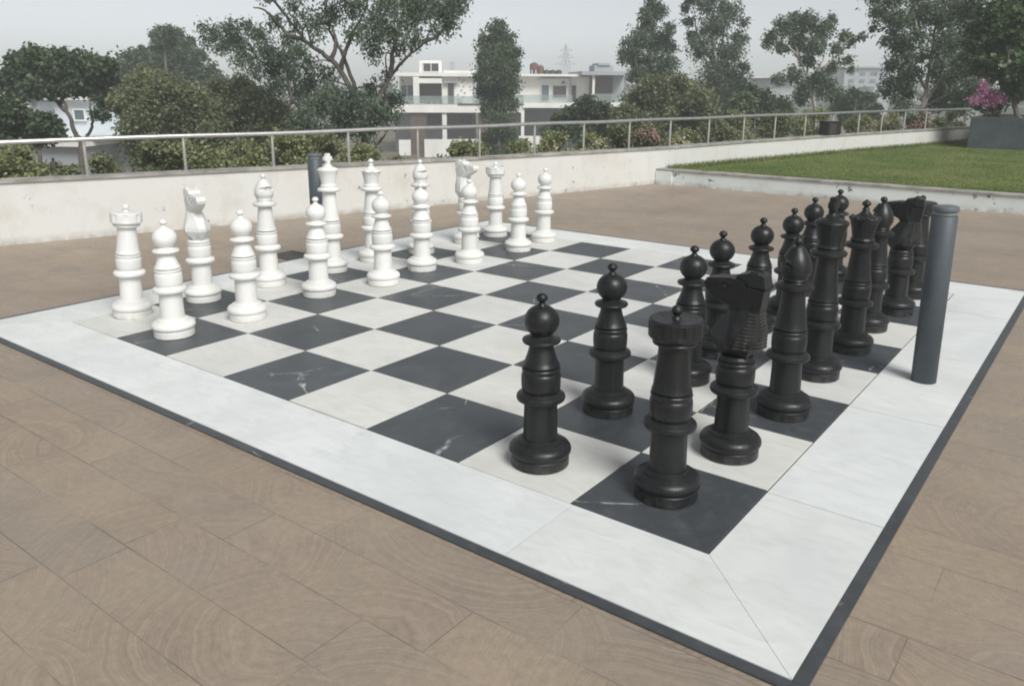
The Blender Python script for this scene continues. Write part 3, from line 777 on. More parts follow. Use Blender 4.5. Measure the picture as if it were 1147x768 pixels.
def plant(name, label, cat, D, limbs, blobs, leafmat, n, leaf, group=None, bark=None, r0=.16, droop=.35, clump=28, depth=.8, squash=.85, seed=0, extra=None, twig=True, base_z=GROUND, crown_name='crown', stem_name='trunk', slim=1.0, airy=1.0):
    """limbs: pixel polylines at distance D, first one starts at the foot; blobs: (px, py, r_px[, depth shift])"""
    global RNG
    RNG = np.random.default_rng(100+seed)
    k = D/F_PX
    B = []
    for b in blobs:
        dz = b[3] if len(b) > 3 else RNG.uniform(-1, 1)*depth
        B.append((at(b[0], b[1], D+dz), b[2]*k*(D+dz)/D, squash))
    lines = []
    for i, l in enumerate(limbs):
        pts = [at(px, py, D+(RNG.uniform(-.35, .35)*depth if j else 0)) for j, (px, py) in enumerate(l)]
        if i == 0: pts[0][2] = base_z-.05
        lines.append(pts)
    # limbs start where they were drawn: snap to the nearest point of an earlier limb
    sm = []
    for i, pts in enumerate(lines):
        if i:
            allp = np.concatenate([s[0] for s in sm])
            j = np.argmin(((allp-pts[0])**2).sum(1)); pts[0] = allp[j]
        P = smooth_path(pts)
        P[1:-1] += RNG.normal(size=(len(P)-2, 3))*.012*D/20
        ra = r0*(1 if i == 0 else .62); rad = ra*(1-.82*np.linspace(0, 1, len(P))**.9)
        sm.append((P, rad))
    root_loc = Vector(sm[0][0][0]) if sm else Vector(B[0][0]); root_loc.z = base_z
    root = empty(name, root_loc, label, cat, group)
    TV, TF = [], []; off = 0
    def addt(P, rad, sides):
        nonlocal off
        v, f = tube_np(P, rad, sides); TV.append(v); TF.append(f+off); off += len(v)
    for P, rad in sm: addt(P, rad, 8)
    if twig and sm:
        allp = np.concatenate([s[0] for s in sm]); allr = np.concatenate([s[1] for s in sm])
        for c, r, _ in B:
            d = ((allp-c)**2).sum(1)*(1+(allp[:, 2] > c[2]+.2*r)*1.5)
            j = np.argmin(d*RNG.uniform(1.0, 1.9, len(d))); a = allp[j]
            if d[j] < (.5*r)**2: pass
            mid = (a+c)/2+np.array([0, 0, .10*np.linalg.norm(c-a)])+RNG.normal(size=3)*.06*np.linalg.norm(c-a)
            P = smooth_path([a, mid, c+RNG.normal(size=3)*.15*r], 5); rr = min(allr[j]*.6, r0*.24)
            addt(P, rr*(1-.75*np.linspace(0, 1, len(P))), 6)
            for q in range(4):                          # finer twigs inside the clump
                e = c+RNG.normal(size=3)*r*.55; s_ = P[-3+q % 2]
                addt(np.array([s_, (s_+e)/2+RNG.normal(size=3)*.06*r, e]), np.array([rr*.30, rr*.22, rr*.10]), 4)
    if TV:
        o = link(stem_name, np_mesh(stem_name, np.concatenate(TV), np.concatenate(TF), True), bark or M_BARK, root); o.location = -root_loc
    V, Fq = leaves_np(B, n, leaf, droop, clump, slim=slim, airy=airy)
    o = link(crown_name, np_mesh(crown_name, V, Fq), leafmat, root); o.location = -root_loc
    if extra:
        for (nm, eb_, emat, en, es) in extra:
            BB_ = [(at(b[0], b[1], D+(b[3] if len(b) > 3 else -.3)), b[2]*k, .8) for b in eb_]
            V, Fq = leaves_np(BB_, en, es, .0, 10)
            o = link(nm, np_mesh(nm, V, Fq), emat, root); o.location = -root_loc
    return root

G_T = 'trees beyond the parapet'
plant('spreading_tree', 'dark spreading tree with forked trunk in front of the pale blue house', 'tree', 26,
      [[(98, 330), (92, 175), (84, 150), (76, 125), (66, 105), (52, 92)], [(90, 160), (98, 152), (104, 135), (101, 118), (106, 100)], [(78, 130), (60, 112), (38, 108), (20, 108)], [(70, 112), (78, 98), (85, 85)]],
      [(24, 76, 16), (42, 70, 17), (33, 66, 9), (58, 84, 16), (70, 74, 18), (66, 64, 8), (95, 78, 19), (113, 76, 15), (100, 68, 9), (60, 98, 12), (110, 98, 16), (119, 112, 10), (8, 92, 10), (40, 98, 12), (88, 96, 14), (20, 100, 12), (112, 128, 8), (76, 92, 14), (122, 92, 9), (3, 84, 8)],
      L_DARK, 22000, .14, G_T, r0=.115, seed=1, clump=22, airy=1.35)
plant('low_bushy_tree', 'low dark bushy tree at the left picture edge in front of a white roof', 'tree', 19,
      [[(48, 400), (46, 195), (40, 170), (28, 150)], [(42, 175), (52, 160)]],
      [(5, 125, 14), (18, 135, 18), (38, 138, 14), (52, 140, 13), (28, 148, 16), (8, 150, 16), (64, 148, 8), (45, 152, 12), (-12, 140, 18), (15, 118, 8)],
      L_DARK, 13000, .105, G_T, r0=.075, seed=2, clump=22, airy=1.3)
plant('domed_tree', 'dense dark dome-shaped tree rising behind the olive bushy tree', 'tree', 50,
      [[(190, 240), (190, 130), (192, 100)]],
      [(150, 74, 20), (178, 78, 24), (204, 72, 21), (224, 92, 22), (140, 86, 14), (195, 98, 26), (238, 102, 14), (160, 60, 10), (216, 64, 12), (232, 82, 12), (190, 62, 14), (150, 100, 18), (225, 115, 20), (175, 115, 22)],
      L_DARK, 22000, .24, G_T, r0=.3, seed=3, airy=1.3)
plant('feathery_tree', 'thin feathery treetop showing above the dense dark dome', 'tree', 44,
      [[(188, 240), (187, 110), (185, 60), (186, 36)]],
      [(183, 38, 9), (196, 47, 11), (174, 42, 7), (190, 33, 5), (205, 50, 8), (180, 52, 9), (213, 46, 5), (200, 37, 5)],
      L_EUC, 5200, .18, G_T, r0=.12, seed=4, slim=.6, airy=1.7)
plant('bushy_tree', 'broad olive green bushy tree in front of the dark dome', 'tree', 23,
      [[(185, 380), (182, 190), (178, 150), (172, 110)], [(180, 165), (205, 140), (212, 125)], [(179, 155), (155, 135)]],
      [(165, 98, 20), (163, 84, 10), (188, 104, 22), (150, 118, 20), (214, 118, 22), (180, 134, 26), (140, 108, 12), (200, 138, 24), (226, 136, 20), (150, 145, 18), (165, 158, 22), (205, 162, 22), (235, 155, 18), (130, 118, 8), (190, 178, 20), (160, 180, 16)],
      L_OLIVE, 38000, .105, G_T, r0=.10, seed=5, squash=.9, clump=20, airy=1.4, slim=.8)
plant('bushy_tree', 'yellowish green bushy tree between the olive tree and the big open gum tree', 'tree', 24.5,
      [[(280, 380), (278, 190), (272, 140), (268, 110)], [(276, 160), (300, 135)]],
      [(262, 108, 20), (288, 116, 20), (252, 130, 20), (310, 128, 18), (278, 140, 24), (244, 98, 10), (272, 94, 10), (300, 148, 20), (250, 158, 20), (275, 170, 20), (305, 170, 18), (322, 150, 16), (235, 112, 12)],
      L_OLIVE, 32000, .105, G_T, r0=.10, seed=6, squash=.9, clump=20, airy=1.4, slim=.8, extra=[('blossom', [(310, 133, 5), (302, 138, 3)], L_ROSE, 120, .07)])
plant('open_gum_tree', 'largest open-crowned gum tree with many forking limbs against the sky', 'tree', 19.5,
      [[(412, 400), (410, 190), (408, 150), (402, 122), (382, 80), (364, 62), (345, 49), (325, 24), (306, 0), (296, -18)],
       [(404, 130), (398, 100), (384, 62), (372, 40), (366, 15), (362, -14)],
       [(408, 150), (416, 126), (428, 104), (437, 86), (452, 68), (469, 54), (482, 36), (492, 14)],
       [(382, 80), (388, 55), (398, 32), (410, 8), (415, -15)],
       [(437, 86), (440, 60), (446, 36), (452, 12), (455, -15)],
       [(345, 49), (322, 38), (300, 14), (284, 8)],
       [(372, 70), (376, 45), (368, 22)], [(410, 178), (424, 160), (432, 150)], [(469, 54), (490, 40), (508, 22)]],
      [(308, 22, 8), (350, 24, 11), (372, 14, 12), (398, 6, 13), (420, 22, 12), (432, 8, 13), (455, 18, 15), (476, 8, 14), (496, 12, 14), (512, 8, 11), (414, 46, 9), (440, 36, 12), (466, 38, 9), (492, 34, 7), (348, 70, 8), (366, 84, 10), (420, 60, 8), (395, 38, 8), (330, 8, 9), (447, 58, 7), (503, 27, 8), (344, 92, 12), (372, 105, 13), (396, 110, 13), (418, 100, 9), (432, 88, 6), (440, 112, 10), (420, 124, 13), (382, 124, 15), (355, 118, 14), (340, 135, 14), (385, 140, 14), (410, 142, 12), (436, 130, 8),
       (385, -15, 18), (440, -15, 18), (482, -14, 16), (340, -14, 12), (300, -10, 9), (425, 42, 7), (458, 48, 6), (356, 40, 6), (336, 28, 6), (515, -4, 9), (462, 2, 10), (408, 30, 7), (360, 150, 12)],
      L_EUC, 24000, .10, G_T, r0=.105, seed=7, depth=1.3, clump=22, droop=1.0, slim=.55, airy=1.75)
plant('slender_gum_tree', 'slender leaning gum tree with pale branches left of the big open gum tree', 'tree', 23,
      [[(345, 390), (338, 150), (328, 112), (312, 84), (292, 68), (268, 56)], [(326, 110), (322, 86), (318, 66), (322, 50)], [(312, 84), (300, 60), (292, 42)], [(292, 68), (280, 50), (262, 42)]],
      [(240, 38, 8), (262, 44, 11), (288, 38, 10), (274, 58, 10), (246, 52, 7), (300, 58, 11), (318, 66, 12), (334, 56, 9), (276, 30, 7), (258, 30, 7), (228, 32, 5), (306, 80, 10), (330, 82, 9), (288, 78, 8), (322, 44, 8), (266, 70, 6), (232, 46, 5), (312, 98, 10), (336, 104, 10)],
      L_EUC, 9000, .105, G_T, bark=M_BARK, r0=.065, seed=8, droop=1.0, clump=20, slim=.55, airy=1.8)
plant('columnar_tree', 'tall narrow columnar tree in front of the white villas', 'tree', 42,
      [[(560, 300), (559, 170), (558, 100), (557, 40)]],
      [(556, 34, 13), (546, 46, 11), (567, 44, 12), (549, 62, 15), (566, 60, 15), (575, 74, 10), (557, 80, 19), (543, 82, 11), (570, 94, 14), (546, 100, 14), (558, 112, 17), (570, 118, 11), (546, 122, 11), (556, 138, 15), (565, 150, 12), (552, 156, 12), (558, 26, 6), (578, 58, 5), (538, 66, 6), (535, 88, 4), (560, 170, 12)],
      L_MID, 24000, .16, G_T, r0=.13, seed=9, depth=.9, droop=.8, clump=20, airy=1.35, slim=.7)
plant('tall_gum_tree', 'tall ragged gum tree, left one of the pair just right of the villas', 'tree', 38,
      [[(745, 300), (738, 140), (732, 100), (728, 60), (730, 20)], [(734, 110), (715, 80), (708, 55)], [(730, 70), (745, 45), (748, 25)]],
      [(727, 26, 11), (716, 44, 13), (735, 46, 14), (706, 58, 9), (745, 70, 13), (720, 70, 14), (701, 46, 4), (738, 12, 9), (750, 30, 7), (698, 66, 5), (728, 88, 14), (745, 90, 13), (712, 84, 9), (730, 2, 8), (722, 14, 6), (752, 52, 8), (740, 108, 14), (694, 56, 3)],
      L_EUC, 14000, .16, G_T, r0=.15, seed=10, droop=.9, clump=20, slim=.6, airy=1.6)
plant('tall_gum_tree', 'tall ragged gum tree, right one of the pair just right of the villas', 'tree', 40,
      [[(806, 300), (806, 140), (803, 100), (798, 55), (800, 10)], [(804, 105), (822, 75), (826, 50)], [(800, 70), (783, 45), (778, 20)]],
      [(800, 28, 17), (785, 52, 15), (815, 58, 17), (800, 82, 18), (824, 88, 14), (790, 6, 12), (815, 10, 14), (829, 42, 9), (834, 74, 7), (776, -4, 9), (812, 106, 14), (790, 104, 12), (836, 96, 8), (770, 24, 7), (832, 24, 6), (775, 40, 7), (800, -10, 12), (838, 108, 7), (768, 8, 6), (800, 122, 16), (826, 118, 12)],
      L_EUC, 17500, .16, G_T, r0=.17, seed=11, droop=.9, clump=20, slim=.6, airy=1.6)
plant('bushy_tree', 'wide rounded olive bush-like tree below the pair of tall gum trees', 'tree', 30,
      [[(745, 330), (745, 180), (742, 140), (740, 110)], [(744, 150), (770, 125)], [(744, 155), (715, 130)]],
      [(735, 100, 18), (758, 102, 18), (715, 112, 16), (784, 112, 16), (700, 128, 13), (745, 122, 22), (778, 132, 18), (762, 90, 9), (720, 138, 18), (745, 148, 20), (795, 130, 10), (700, 148, 12), (775, 150, 16), (724, 96, 8), (688, 138, 7)],
      L_OLIVE, 30000, .125, G_T, r0=.13, seed=12, airy=1.35, slim=.8)
plant('round_shrub_tree', 'dark low round tree in front of the right villa garage', 'tree', 33,
      [[(655, 320), (655, 180), (654, 140)], [(655, 155), (638, 135)], [(655, 155), (675, 132)]],
      [(640, 126, 10), (658, 120, 12), (676, 124, 11), (626, 134, 9), (650, 137, 14), (688, 134, 9), (668, 140, 13), (634, 146, 11), (652, 152, 13), (676, 154, 12), (614, 146, 7), (695, 146, 8)],
      L_DARK, 15000, .13, G_T, r0=.11, seed=13, airy=1.3)
plant('round_shrub_tree', 'dark green thicket tree just right of the tall gum tree pair', 'tree', 34,
      [[(845, 300), (845, 160), (846, 125)]],
      [(850, 112, 13), (832, 116, 13), (868, 118, 12), (845, 130, 14), (880, 126, 9), (822, 128, 10), (862, 134, 12), (842, 104, 8), (885, 136, 9)],
      L_MID, 13000, .14, G_T, r0=.1, seed=14, airy=1.3)
plant('airy_gum_tree', 'airy gum tree with a thin pale trunk and separate leaf clumps', 'tree', 36,
      [[(914, 300), (914, 140), (911, 112), (905, 92), (898, 70), (890, 50)], [(908, 100), (918, 78), (924, 55), (928, 40)], [(905, 92), (905, 60), (906, 34)], [(918, 78), (938, 62), (948, 46)], [(898, 70), (880, 50), (868, 42)]],
      [(880, 30, 11), (903, 26, 13), (922, 34, 12), (892, 46, 12), (914, 52, 11), (864, 42, 8), (945, 40, 7), (938, 54, 7), (949, 66, 5), (904, 68, 8), (890, 82, 9), (918, 90, 11), (934, 74, 7), (872, 88, 6), (926, 98, 11), (956, 44, 6), (876, 52, 8), (858, 50, 4), (930, 22, 6), (890, 18, 6), (902, 98, 10), (966, 40, 4), (952, 78, 4), (898, 108, 9), (935, 106, 8)],
      L_EUC, 13500, .15, G_T, bark=M_PALEBARK, r0=.10, seed=15, droop=.7, depth=.7, clump=20, slim=.65, airy=1.55)
plant('round_shrub_tree', 'small round dark tree in front of the hazy blue grey block', 'tree', 44,
      [[(958, 260), (958, 140), (958, 115)]],
      [(956, 108, 10), (970, 114, 11), (944, 116, 10), (960, 122, 13), (980, 122, 7), (935, 124, 7), (978, 132, 9), (950, 132, 10)],
      L_DARK, 6000, .22, G_T, r0=.14, seed=16)
plant('big_gum_tree', 'big dark gum tree with a long pale trunk near the right of the picture', 'tree', 25,
      [[(1030, 360), (1031, 150), (1034, 118), (1039, 88), (1044, 55), (1050, 20), (1054, -10)], [(1038, 95), (1020, 70), (1008, 40), (1000, 15)], [(1036, 118), (1052, 92), (1066, 70), (1076, 45)], [(1044, 55), (1030, 35), (1022, 12)], [(1046, 45), (1062, 25), (1078, 5)]],
      [(984, 12, 10), (1004, 22, 14), (1028, 16, 16), (1058, 18, 18), (1084, 14, 18), (1008, 54, 12), (1000, 72, 9), (1022, 82, 12), (1058, 52, 17), (1074, 46, 16), (1062, 88, 16), (1080, 76, 17), (1086, 102, 14), (998, 92, 8), (1014, 106, 10), (1050, 112, 13), (1094, 42, 16), (1068, 110, 12), (978, 30, 5), (1024, 44, 12), (1004, 40, 8), (1000, -5, 12), (1030, -10, 14), (1065, -10, 16), (1095, -8, 14), (1012, 92, 8), (1050, 74, 12), (990, 46, 5), (1016, 66, 8), (1100, 90, 12), (1030, 62, 7), (978, -4, 8), (992, 104, 6), (1074, 122, 10), (1010, 120, 9)],
      L_EUC, 31000, .115, G_T, bark=M_PALEBARK, r0=.095, seed=17, droop=.9, depth=1.2, clump=22, slim=.6, airy=1.6)
plant('broadleaf_tree', 'glossy broad-leaved tree growing in the granite planter', 'tree', 19.2,
      [[(1140, 150), (1136, 118), (1132, 90), (1128, 60), (1126, 30)], [(1134, 105), (1118, 82), (1104, 66)], [(1132, 92), (1148, 70), (1165, 52)]],
      [(1102, 58, 15), (1128, 52, 18), (1114, 30, 15), (1138, 24, 17), (1088, 46, 8), (1145, 78, 15), (1120, 80, 14), (1096, 74, 9), (1140, 98, 12), (1162, 50, 18), (1106, 14, 10), (1150, 2, 16), (1168, 82, 18), (1082, 62, 5), (1124, 8, 12), (1160, 105, 12), (1110, 68, 9), (1090, 30, 7)],
      L_GLOSSY, 7500, .15, None, r0=.075, seed=18, clump=14, droop=.5, depth=.5, base_z=.9)
plant('bougainvillea', 'magenta flowering bougainvillea in the planter beside the glossy tree', 'shrub', 19.6,
      [[(1104, 150), (1102, 125), (1100, 110)], [(1103, 130), (1114, 112)], [(1103, 128), (1095, 105)]],
      [(1104, 120, 8), (1116, 122, 8), (1096, 118, 6), (1124, 116, 6), (1110, 128, 8)],
      L_MID, 700, .075, None, r0=.02, seed=19, depth=.2, base_z=.9, crown_name='foliage', stem_name='stem',
      extra=[('blossom', [(1096, 111, 6), (1108, 108, 8), (1119, 106, 7), (1099, 99, 4), (1102, 93, 4), (1112, 114, 7), (1122, 111, 5), (1090, 113, 4), (1104, 103, 5)], L_PINK, 1500, .055)])

# shrubs just beyond the railing, left to right -----------------------------------
SH = [ # x, top y, half width, D beyond, leaf kind, label
 (18, 160, 26, 11.3, 'Y', 'leafy yellow green shrub behind the railing at the far left edge'),
 (62, 184, 20, 11.6, 'O', 'low straggly shrub at the foot of the dark forked tree'),
 (122, 176, 22, 12.0, 'B', 'low brownish green shrub in front of the pale blue house'),
 (172, 158, 24, 11.8, 'O', 'dense olive shrub between the pale blue house and the olive bushy tree'),
 (222, 166, 22, 11.6, 'Y', 'yellow green shrub with light leaf tips below the olive bushy tree'),
 (268, 158, 24, 12.2, 'Y', 'bright yellow green shrub behind the railing under the yellowish bushy tree'),
 (318, 148, 24, 13.2, 'Y', 'tall yellow green shrub touching the handrail left of the white king'),
 (366, 150, 24, 13.4, 'O', 'olive shrub whose top meets the handrail behind the white king'),
 (402, 166, 16, 12.6, 'Y', 'pale leafy shrub at the foot of the big open gum tree'),
 (442, 178, 20, 13.2, 'B', 'low brownish shrub between the gum tree and the left villa'),
 (494, 178, 18, 13.6, 'B', 'low dry shrub in front of the white boundary wall of the left villa'),
 (524, 160, 16, 14.2, 'Y', 'spiky yellow green shrub left of the columnar tree'),
 (588, 158, 18, 15.0, 'Y', 'leafy light green shrub right of the columnar tree'),
 (622, 150, 20, 15.6, 'R', 'shrub with pale pinkish flowers in front of the dark round tree'),
 (662, 150, 18, 16.4, 'R', 'low shrub with cream and pink flowers below the dark round tree'),
 (692, 146, 16, 17.0, 'O', 'olive shrub just left of the corner of lawn kerb and wall'),
 (728, 142, 13, 17.2, 'P', 'bush covered in faded pink blossom behind the railing above the kerb corner'),
 (768, 146, 18, 18.2, 'R', 'shrub with a few cream flowers right of the faded pink bush'),
 (800, 132, 18, 19.0, 'O', 'olive green shrub reaching the handrail left of the thicket tree'),
 (832, 128, 20, 19.8, 'Y', 'yellow green shrub reaching above the handrail under the thicket tree'),
 (872, 124, 22, 20.8, 'O', 'dense olive shrub above the handrail left of the dark equipment box'),
 (912, 122, 22, 21.6, 'Y', 'leafy yellow green shrub just left of the dark equipment box'),
 (968, 130, 18, 22.6, 'R', 'light green flowering shrub just right of the dark equipment box'),
 (1000, 126, 17, 23.2, 'R', 'shrub with pale flowers in front of the big gum tree foot'),
 (1030, 126, 15, 23.5, 'P', 'shrub sprinkled with faded pink flowers under the big gum tree'),
 (1062, 126, 15, 23.8, 'O', 'olive shrub behind the railing nearest the granite planter'),
]
for i, (x, ty, hw, D, kd, lab) in enumerate(SH):
    lm = {'Y': L_YELLOW, 'O': L_OLIVE, 'B': L_OLIVE, 'R': L_YELLOW, 'P': L_OLIVE}[kd]
    rs = np.random.default_rng(500+i)
    bl = []
    for q in range(9):
        t = q/8
        bl.append((x+rs.uniform(-1, 1)*hw*(.7+.5*t), ty+hw*.30+rs.uniform(-3, 9)+t*hw*1.7, hw*rs.uniform(.34, .52)))
    bl.append((x+rs.uniform(-.3, .3)*hw, ty+hw*.3, hw*.34))
    ex = None
    if kd in 'RP':
        ex = [('blossom', [(x+rs.uniform(-1, 1)*hw*.8, ty+hw*.3+rs.uniform(0, 20), hw*.28, -.4) for _ in range(6 if kd == 'R' else 9)], L_ROSE if kd == 'P' else L_CREAM, 160 if kd == 'R' else 420, .05)]
    plant('garden_shrub', lab, 'shrub', D, [[(x, ty+160), (x, ty+hw*1.6), (x+rs.uniform(-6, 6), ty+hw*.6)], [(x, ty+hw*1.7), (x-hw*.5, ty+hw*.8)], [(x, ty+hw*1.7), (x+hw*.5, ty+hw*.8)]],
          bl, lm, 6500 if kd != 'B' else 3000, .06, 'garden shrubs beyond the railing', r0=.035, seed=40+i, clump=12, depth=.35, droop=.0, extra=ex, crown_name='foliage', stem_name='stem')

# far wood that closes the horizon -----------------------------------------------
def far_wood():
    global RNG
    RNG = np.random.default_rng(77)
    B = []
    for k in range(150):
        px = RNG.uniform(-350, 1500); D = RNG.uniform(150, 260)
        top = RNG.uniform(87, 96); r = RNG.uniform(3.0, 6.0)
        c = at(px, top, D); c[2] -= r*.8
        B.append((c, r, .8))
        B.append((c-np.array([0, 0, r*.9]), r, .8))
    V, Fq = leaves_np(B, 45000, 1.1, .2, 26)
    tag(link('distant_wood', np_mesh('distant_wood', V, Fq), L_DARK), 'hazy band of distant trees closing the horizon behind the houses', 'trees', kind='stuff')
far_wood()

# ------------------------------------------------------------------ houses
class House:
    """boxes in metres on a facade plane: x to the right, y away from the viewer, z up; px_box takes photo pixels on that plane"""
    def __init__(self, name, label, cat, px, D, rz=0.0):
        self.D = D; self.px = px; self.k = D/F_PX
        p = at(px, 93, D)
        hf = Vector((fw[0], fw[1], 0)).normalized(); hr = Vector((rt[0], rt[1], 0)).normalized()
        ang = math.atan2(hr.y, hr.x)+rz
        self.root = empty(name, (p[0], p[1], GROUND), label, cat, None, ang)
        self.z0 = p[2]-GROUND
    def X(self, px): return (px-self.px)*self.k
    def Z(self, py): return self.z0+(93-py)*self.k
    def bx(self, name, px0, py0, px1, py1, y0, y1, mat, parent=None, ground=False, bevel=0.0):
        lo = (self.X(px0), y0, 0.0 if ground else self.Z(py1)); hi = (self.X(px1), y1, self.Z(py0))
        o = box(name, lo, hi, mat, self.root if parent is None else parent, bevel)
        return o

def window(h, px0, py0, px1, py1, y, mat=None, frame=M_HWHITE, mull=0):
    f = bmesh.new()
    x0, x1, z0, z1 = h.X(px0), h.X(px1), h.Z(py1), h.Z(py0); t = .07
    bm_box(f, (x0, y, z0), (x0+t, y+.12, z1)); bm_box(f, (x1-t, y, z0), (x1, y+.12, z1))
    bm_box(f, (x0+t, y, z0), (x1-t, y+.12, z0+t)); bm_box(f, (x0+t, y, z1-t), (x1-t, y+.12, z1))
    for q in range(mull):
        xm = x0+(x1-x0)*(q+1)/(mull+1); bm_box(f, (xm-.035, y+.01, z0+t), (xm+.035, y+.11, z1-t))
    w_ = from_bm('window', f, frame, h.root)
    box('pane', (x0+t*.5, y+.05, z0+t*.5), (x1-t*.5, y+.07, z1-t*.5), mat or M_PANE, w_)
    return w_

# left villa
h = House('white_villa', 'white villa with brown pillars and a rooftop room left of the columnar tree', 'house', 500, 80, R(6))
h.bx('wall', 447, 86, 556, 116, 3.0, 11, M_HWHITE)                        # first floor body
h.bx('roof', 444, 82, 560, 86, -.05, 11.3, M_HWHITE)
h.bx('wall', 463, 86, 469.6, 116, .0, 3.0, M_HWHITE)                      # frame round the loggia
h.bx('wall', 495, 86, 534, 116, .6, 3.0, M_HWHITE)
h.bx('balcony_slab', 440, 116.5, 584, 125, -1.2, 3.2, M_HWHITE)
h.bx('slab_edge', 512, 115.2, 586, 117.0, -1.26, -.5, M_HBROWN)
h.bx('balustrade', 446, 107, 586, 116.4, -1.12, -1.07, M_BALU)
h.bx('shutter', 469.8, 94, 494.8, 112, 2.7, 2.95, M_HDARK)
h.bx('lintel', 469.6, 88, 495, 93.5, .1, 2.9, M_HWHITE)
window(h, 448, 95, 463, 114, 2.82, mull=1)
dd = h.bx('door', 502, 93.5, 508.5, 116, .5, .59, M_HDARK)
h.bx('canopy', 497, 91.8, 513, 93.0, .1, .598, M_HGREY)
window(h, 535, 94, 545, 110, 2.85)
h.bx('stair_room', 470, 68, 496, 82, 3.5, 7.5, M_HWHITE)
window(h, 474, 70.5, 493, 81, 3.36, M_HDARK, M_HWHITE, 1)
h.bx('roof_vent', 506, 69, 511, 82, 4, 4.4, M_HGREY)
for px, pw in ((459, 18), (536, 11), (547, 12)):
    h.bx('pillar', px, 125, px+pw, 180, -.9, .2, M_HBROWN, ground=True)
h.bx('pillar', 494.5, 125, 499.5, 180, -1.0, -.5, M_HWHITE, ground=True)
h.bx('wall', 500, 125, 536, 180, 4.5, 4.8, M_HROOM, ground=True)
h.bx('wall', 440, 125, 500, 180, 3.6, 3.9, M_HGREY, ground=True)
h.bx('dark_opening', 478, 126, 494, 143, 3.3, 3.55, M_HDARK)  # dark panel standing in for the open bay, its shade put into the colour
h.bx('boundary_wall', 474, 152, 536, 180, -4.2, -4.0, M_HWHITE, ground=True)
h.bx('boundary_wall', 446, 154, 459, 180, -2.2, -2.0, M_HWHITE, ground=True)
h.bx('meter_box', 547, 146, 556.5, 163, -1.15, -.92, M_PLAIN)
# dark metal ornaments fixed to the wall beside the door
bm = bmesh.new()
for (px, py) in ((515, 88), (518, 92), (514, 96), (519.5, 97), (517, 101), (521, 104), (519, 108), (527, 97), (513, 106), (520, 90)):
    bm_box(bm, (h.X(px)-.09, .55, h.Z(py)-.08), (h.X(px)+.09, .598, h.Z(py)+.08), .03)
from_bm('wall_ornament', bm, M_HGREY, h.root)

h.bx('air_conditioner', 513.5, 109, 518.5, 113.5, .25, .598, M_PLAIN)
h.bx('rain_pipe', 530.5, 86, 531.6, 116, .45, .598, M_HGREY)
for q in range(3): h.bx('planter_pot', 478+q*7, 112.2, 481+q*7, 116, -.7, -.3, M_RUST)
for q in range(6): h.bx('shutter_slat', 470.2, 95+q*2.8, 494.4, 95.6+q*2.8, 2.64, 2.699, M_HBROWN)
h.bx('roof_parapet', 497, 79.5, 534, 82, .3, .5, M_HWHITE)
h.bx('window', 505, 128, 512, 141, 4.3, 4.49, M_PANE)
h.bx('window', 517, 130, 531, 141, 4.3, 4.49, M_HDARK)

# right villa
h = House('white_villa', 'white flat-roofed villa with rooftop tanks and a dark louvred room', 'house', 640, 84, R(4))
h.bx('wall', 572, 86, 664, 116, 2.0, 10, M_HWHITE)
h.bx('roof', 570, 83.5, 652, 86, .6, 10.3, M_HWHITE)
h.bx('roof', 650, 80.5, 704, 84.5, -1.0, 9.5, M_HGREY)
h.bx('wall', 690, 84.5, 704, 116, 2.0, 9, M_HGREY)
h.bx('wall', 664.1, 84.5, 690, 116, 3.0, 9, M_HGREY)
h.bx('louvred_screen', 664.6, 86.5, 689.6, 104.5, 1.2, 2.0, M_HDARK)
for q in range(9): h.bx('louvre', 666+q*2.6, 87, 667+q*2.6, 104, 1.08, 1.198, M_HBROWN)
h.bx('pillar', 663, 84.5, 665.5, 116, -.6, -.2, M_HWHITE)
h.bx('balcony_slab', 571, 114.5, 640, 120, -1.2, 2.2, M_HWHITE)
h.bx('balcony_slab', 640.1, 114.0, 704, 119, -.8, 2.2, M_HWHITE)
h.bx('balustrade', 577, 106, 640, 114.4, -1.12, -1.07, M_BALU)
h.bx('balustrade', 662, 104.5, 700, 113.8, -.74, -.69, M_BALU)
window(h, 608, 95, 618, 114, 1.85)
window(h, 621, 95.5, 638, 110.5, 1.85, M_HDARK, M_HWHITE)
h.bx('door', 643.5, 96, 648.5, 114, 1.88, 1.985, M_HDARK)
h.bx('lintel', 606, 88.5, 640, 90, 1.4, 1.985, M_HBLUE)
h.bx('pipe', 641, 84, 642.2, 114, 1.7, 1.9, M_HGREY)
h.bx('wall_light', 632, 91.5, 635, 93.5, 1.75, 1.99, M_HBROWN)
h.bx('pillar', 583, 120, 586.5, 180, -1.0, -.5, M_HWHITE, ground=True)
h.bx('wall', 572, 120, 704, 180, 5.0, 5.3, M_HROOM, ground=True)
h.bx('boundary_wall', 577, 148, 600, 180, -5.2, -5.0, M_HWHITE, ground=True)
h.bx('roof_room', 672, 73, 694, 80.5, 3.5, 7.0, M_HGREY)
h.bx('roof_hatch', 676, 70.5, 690, 73, 3.3, 7.2, M_HGREY)
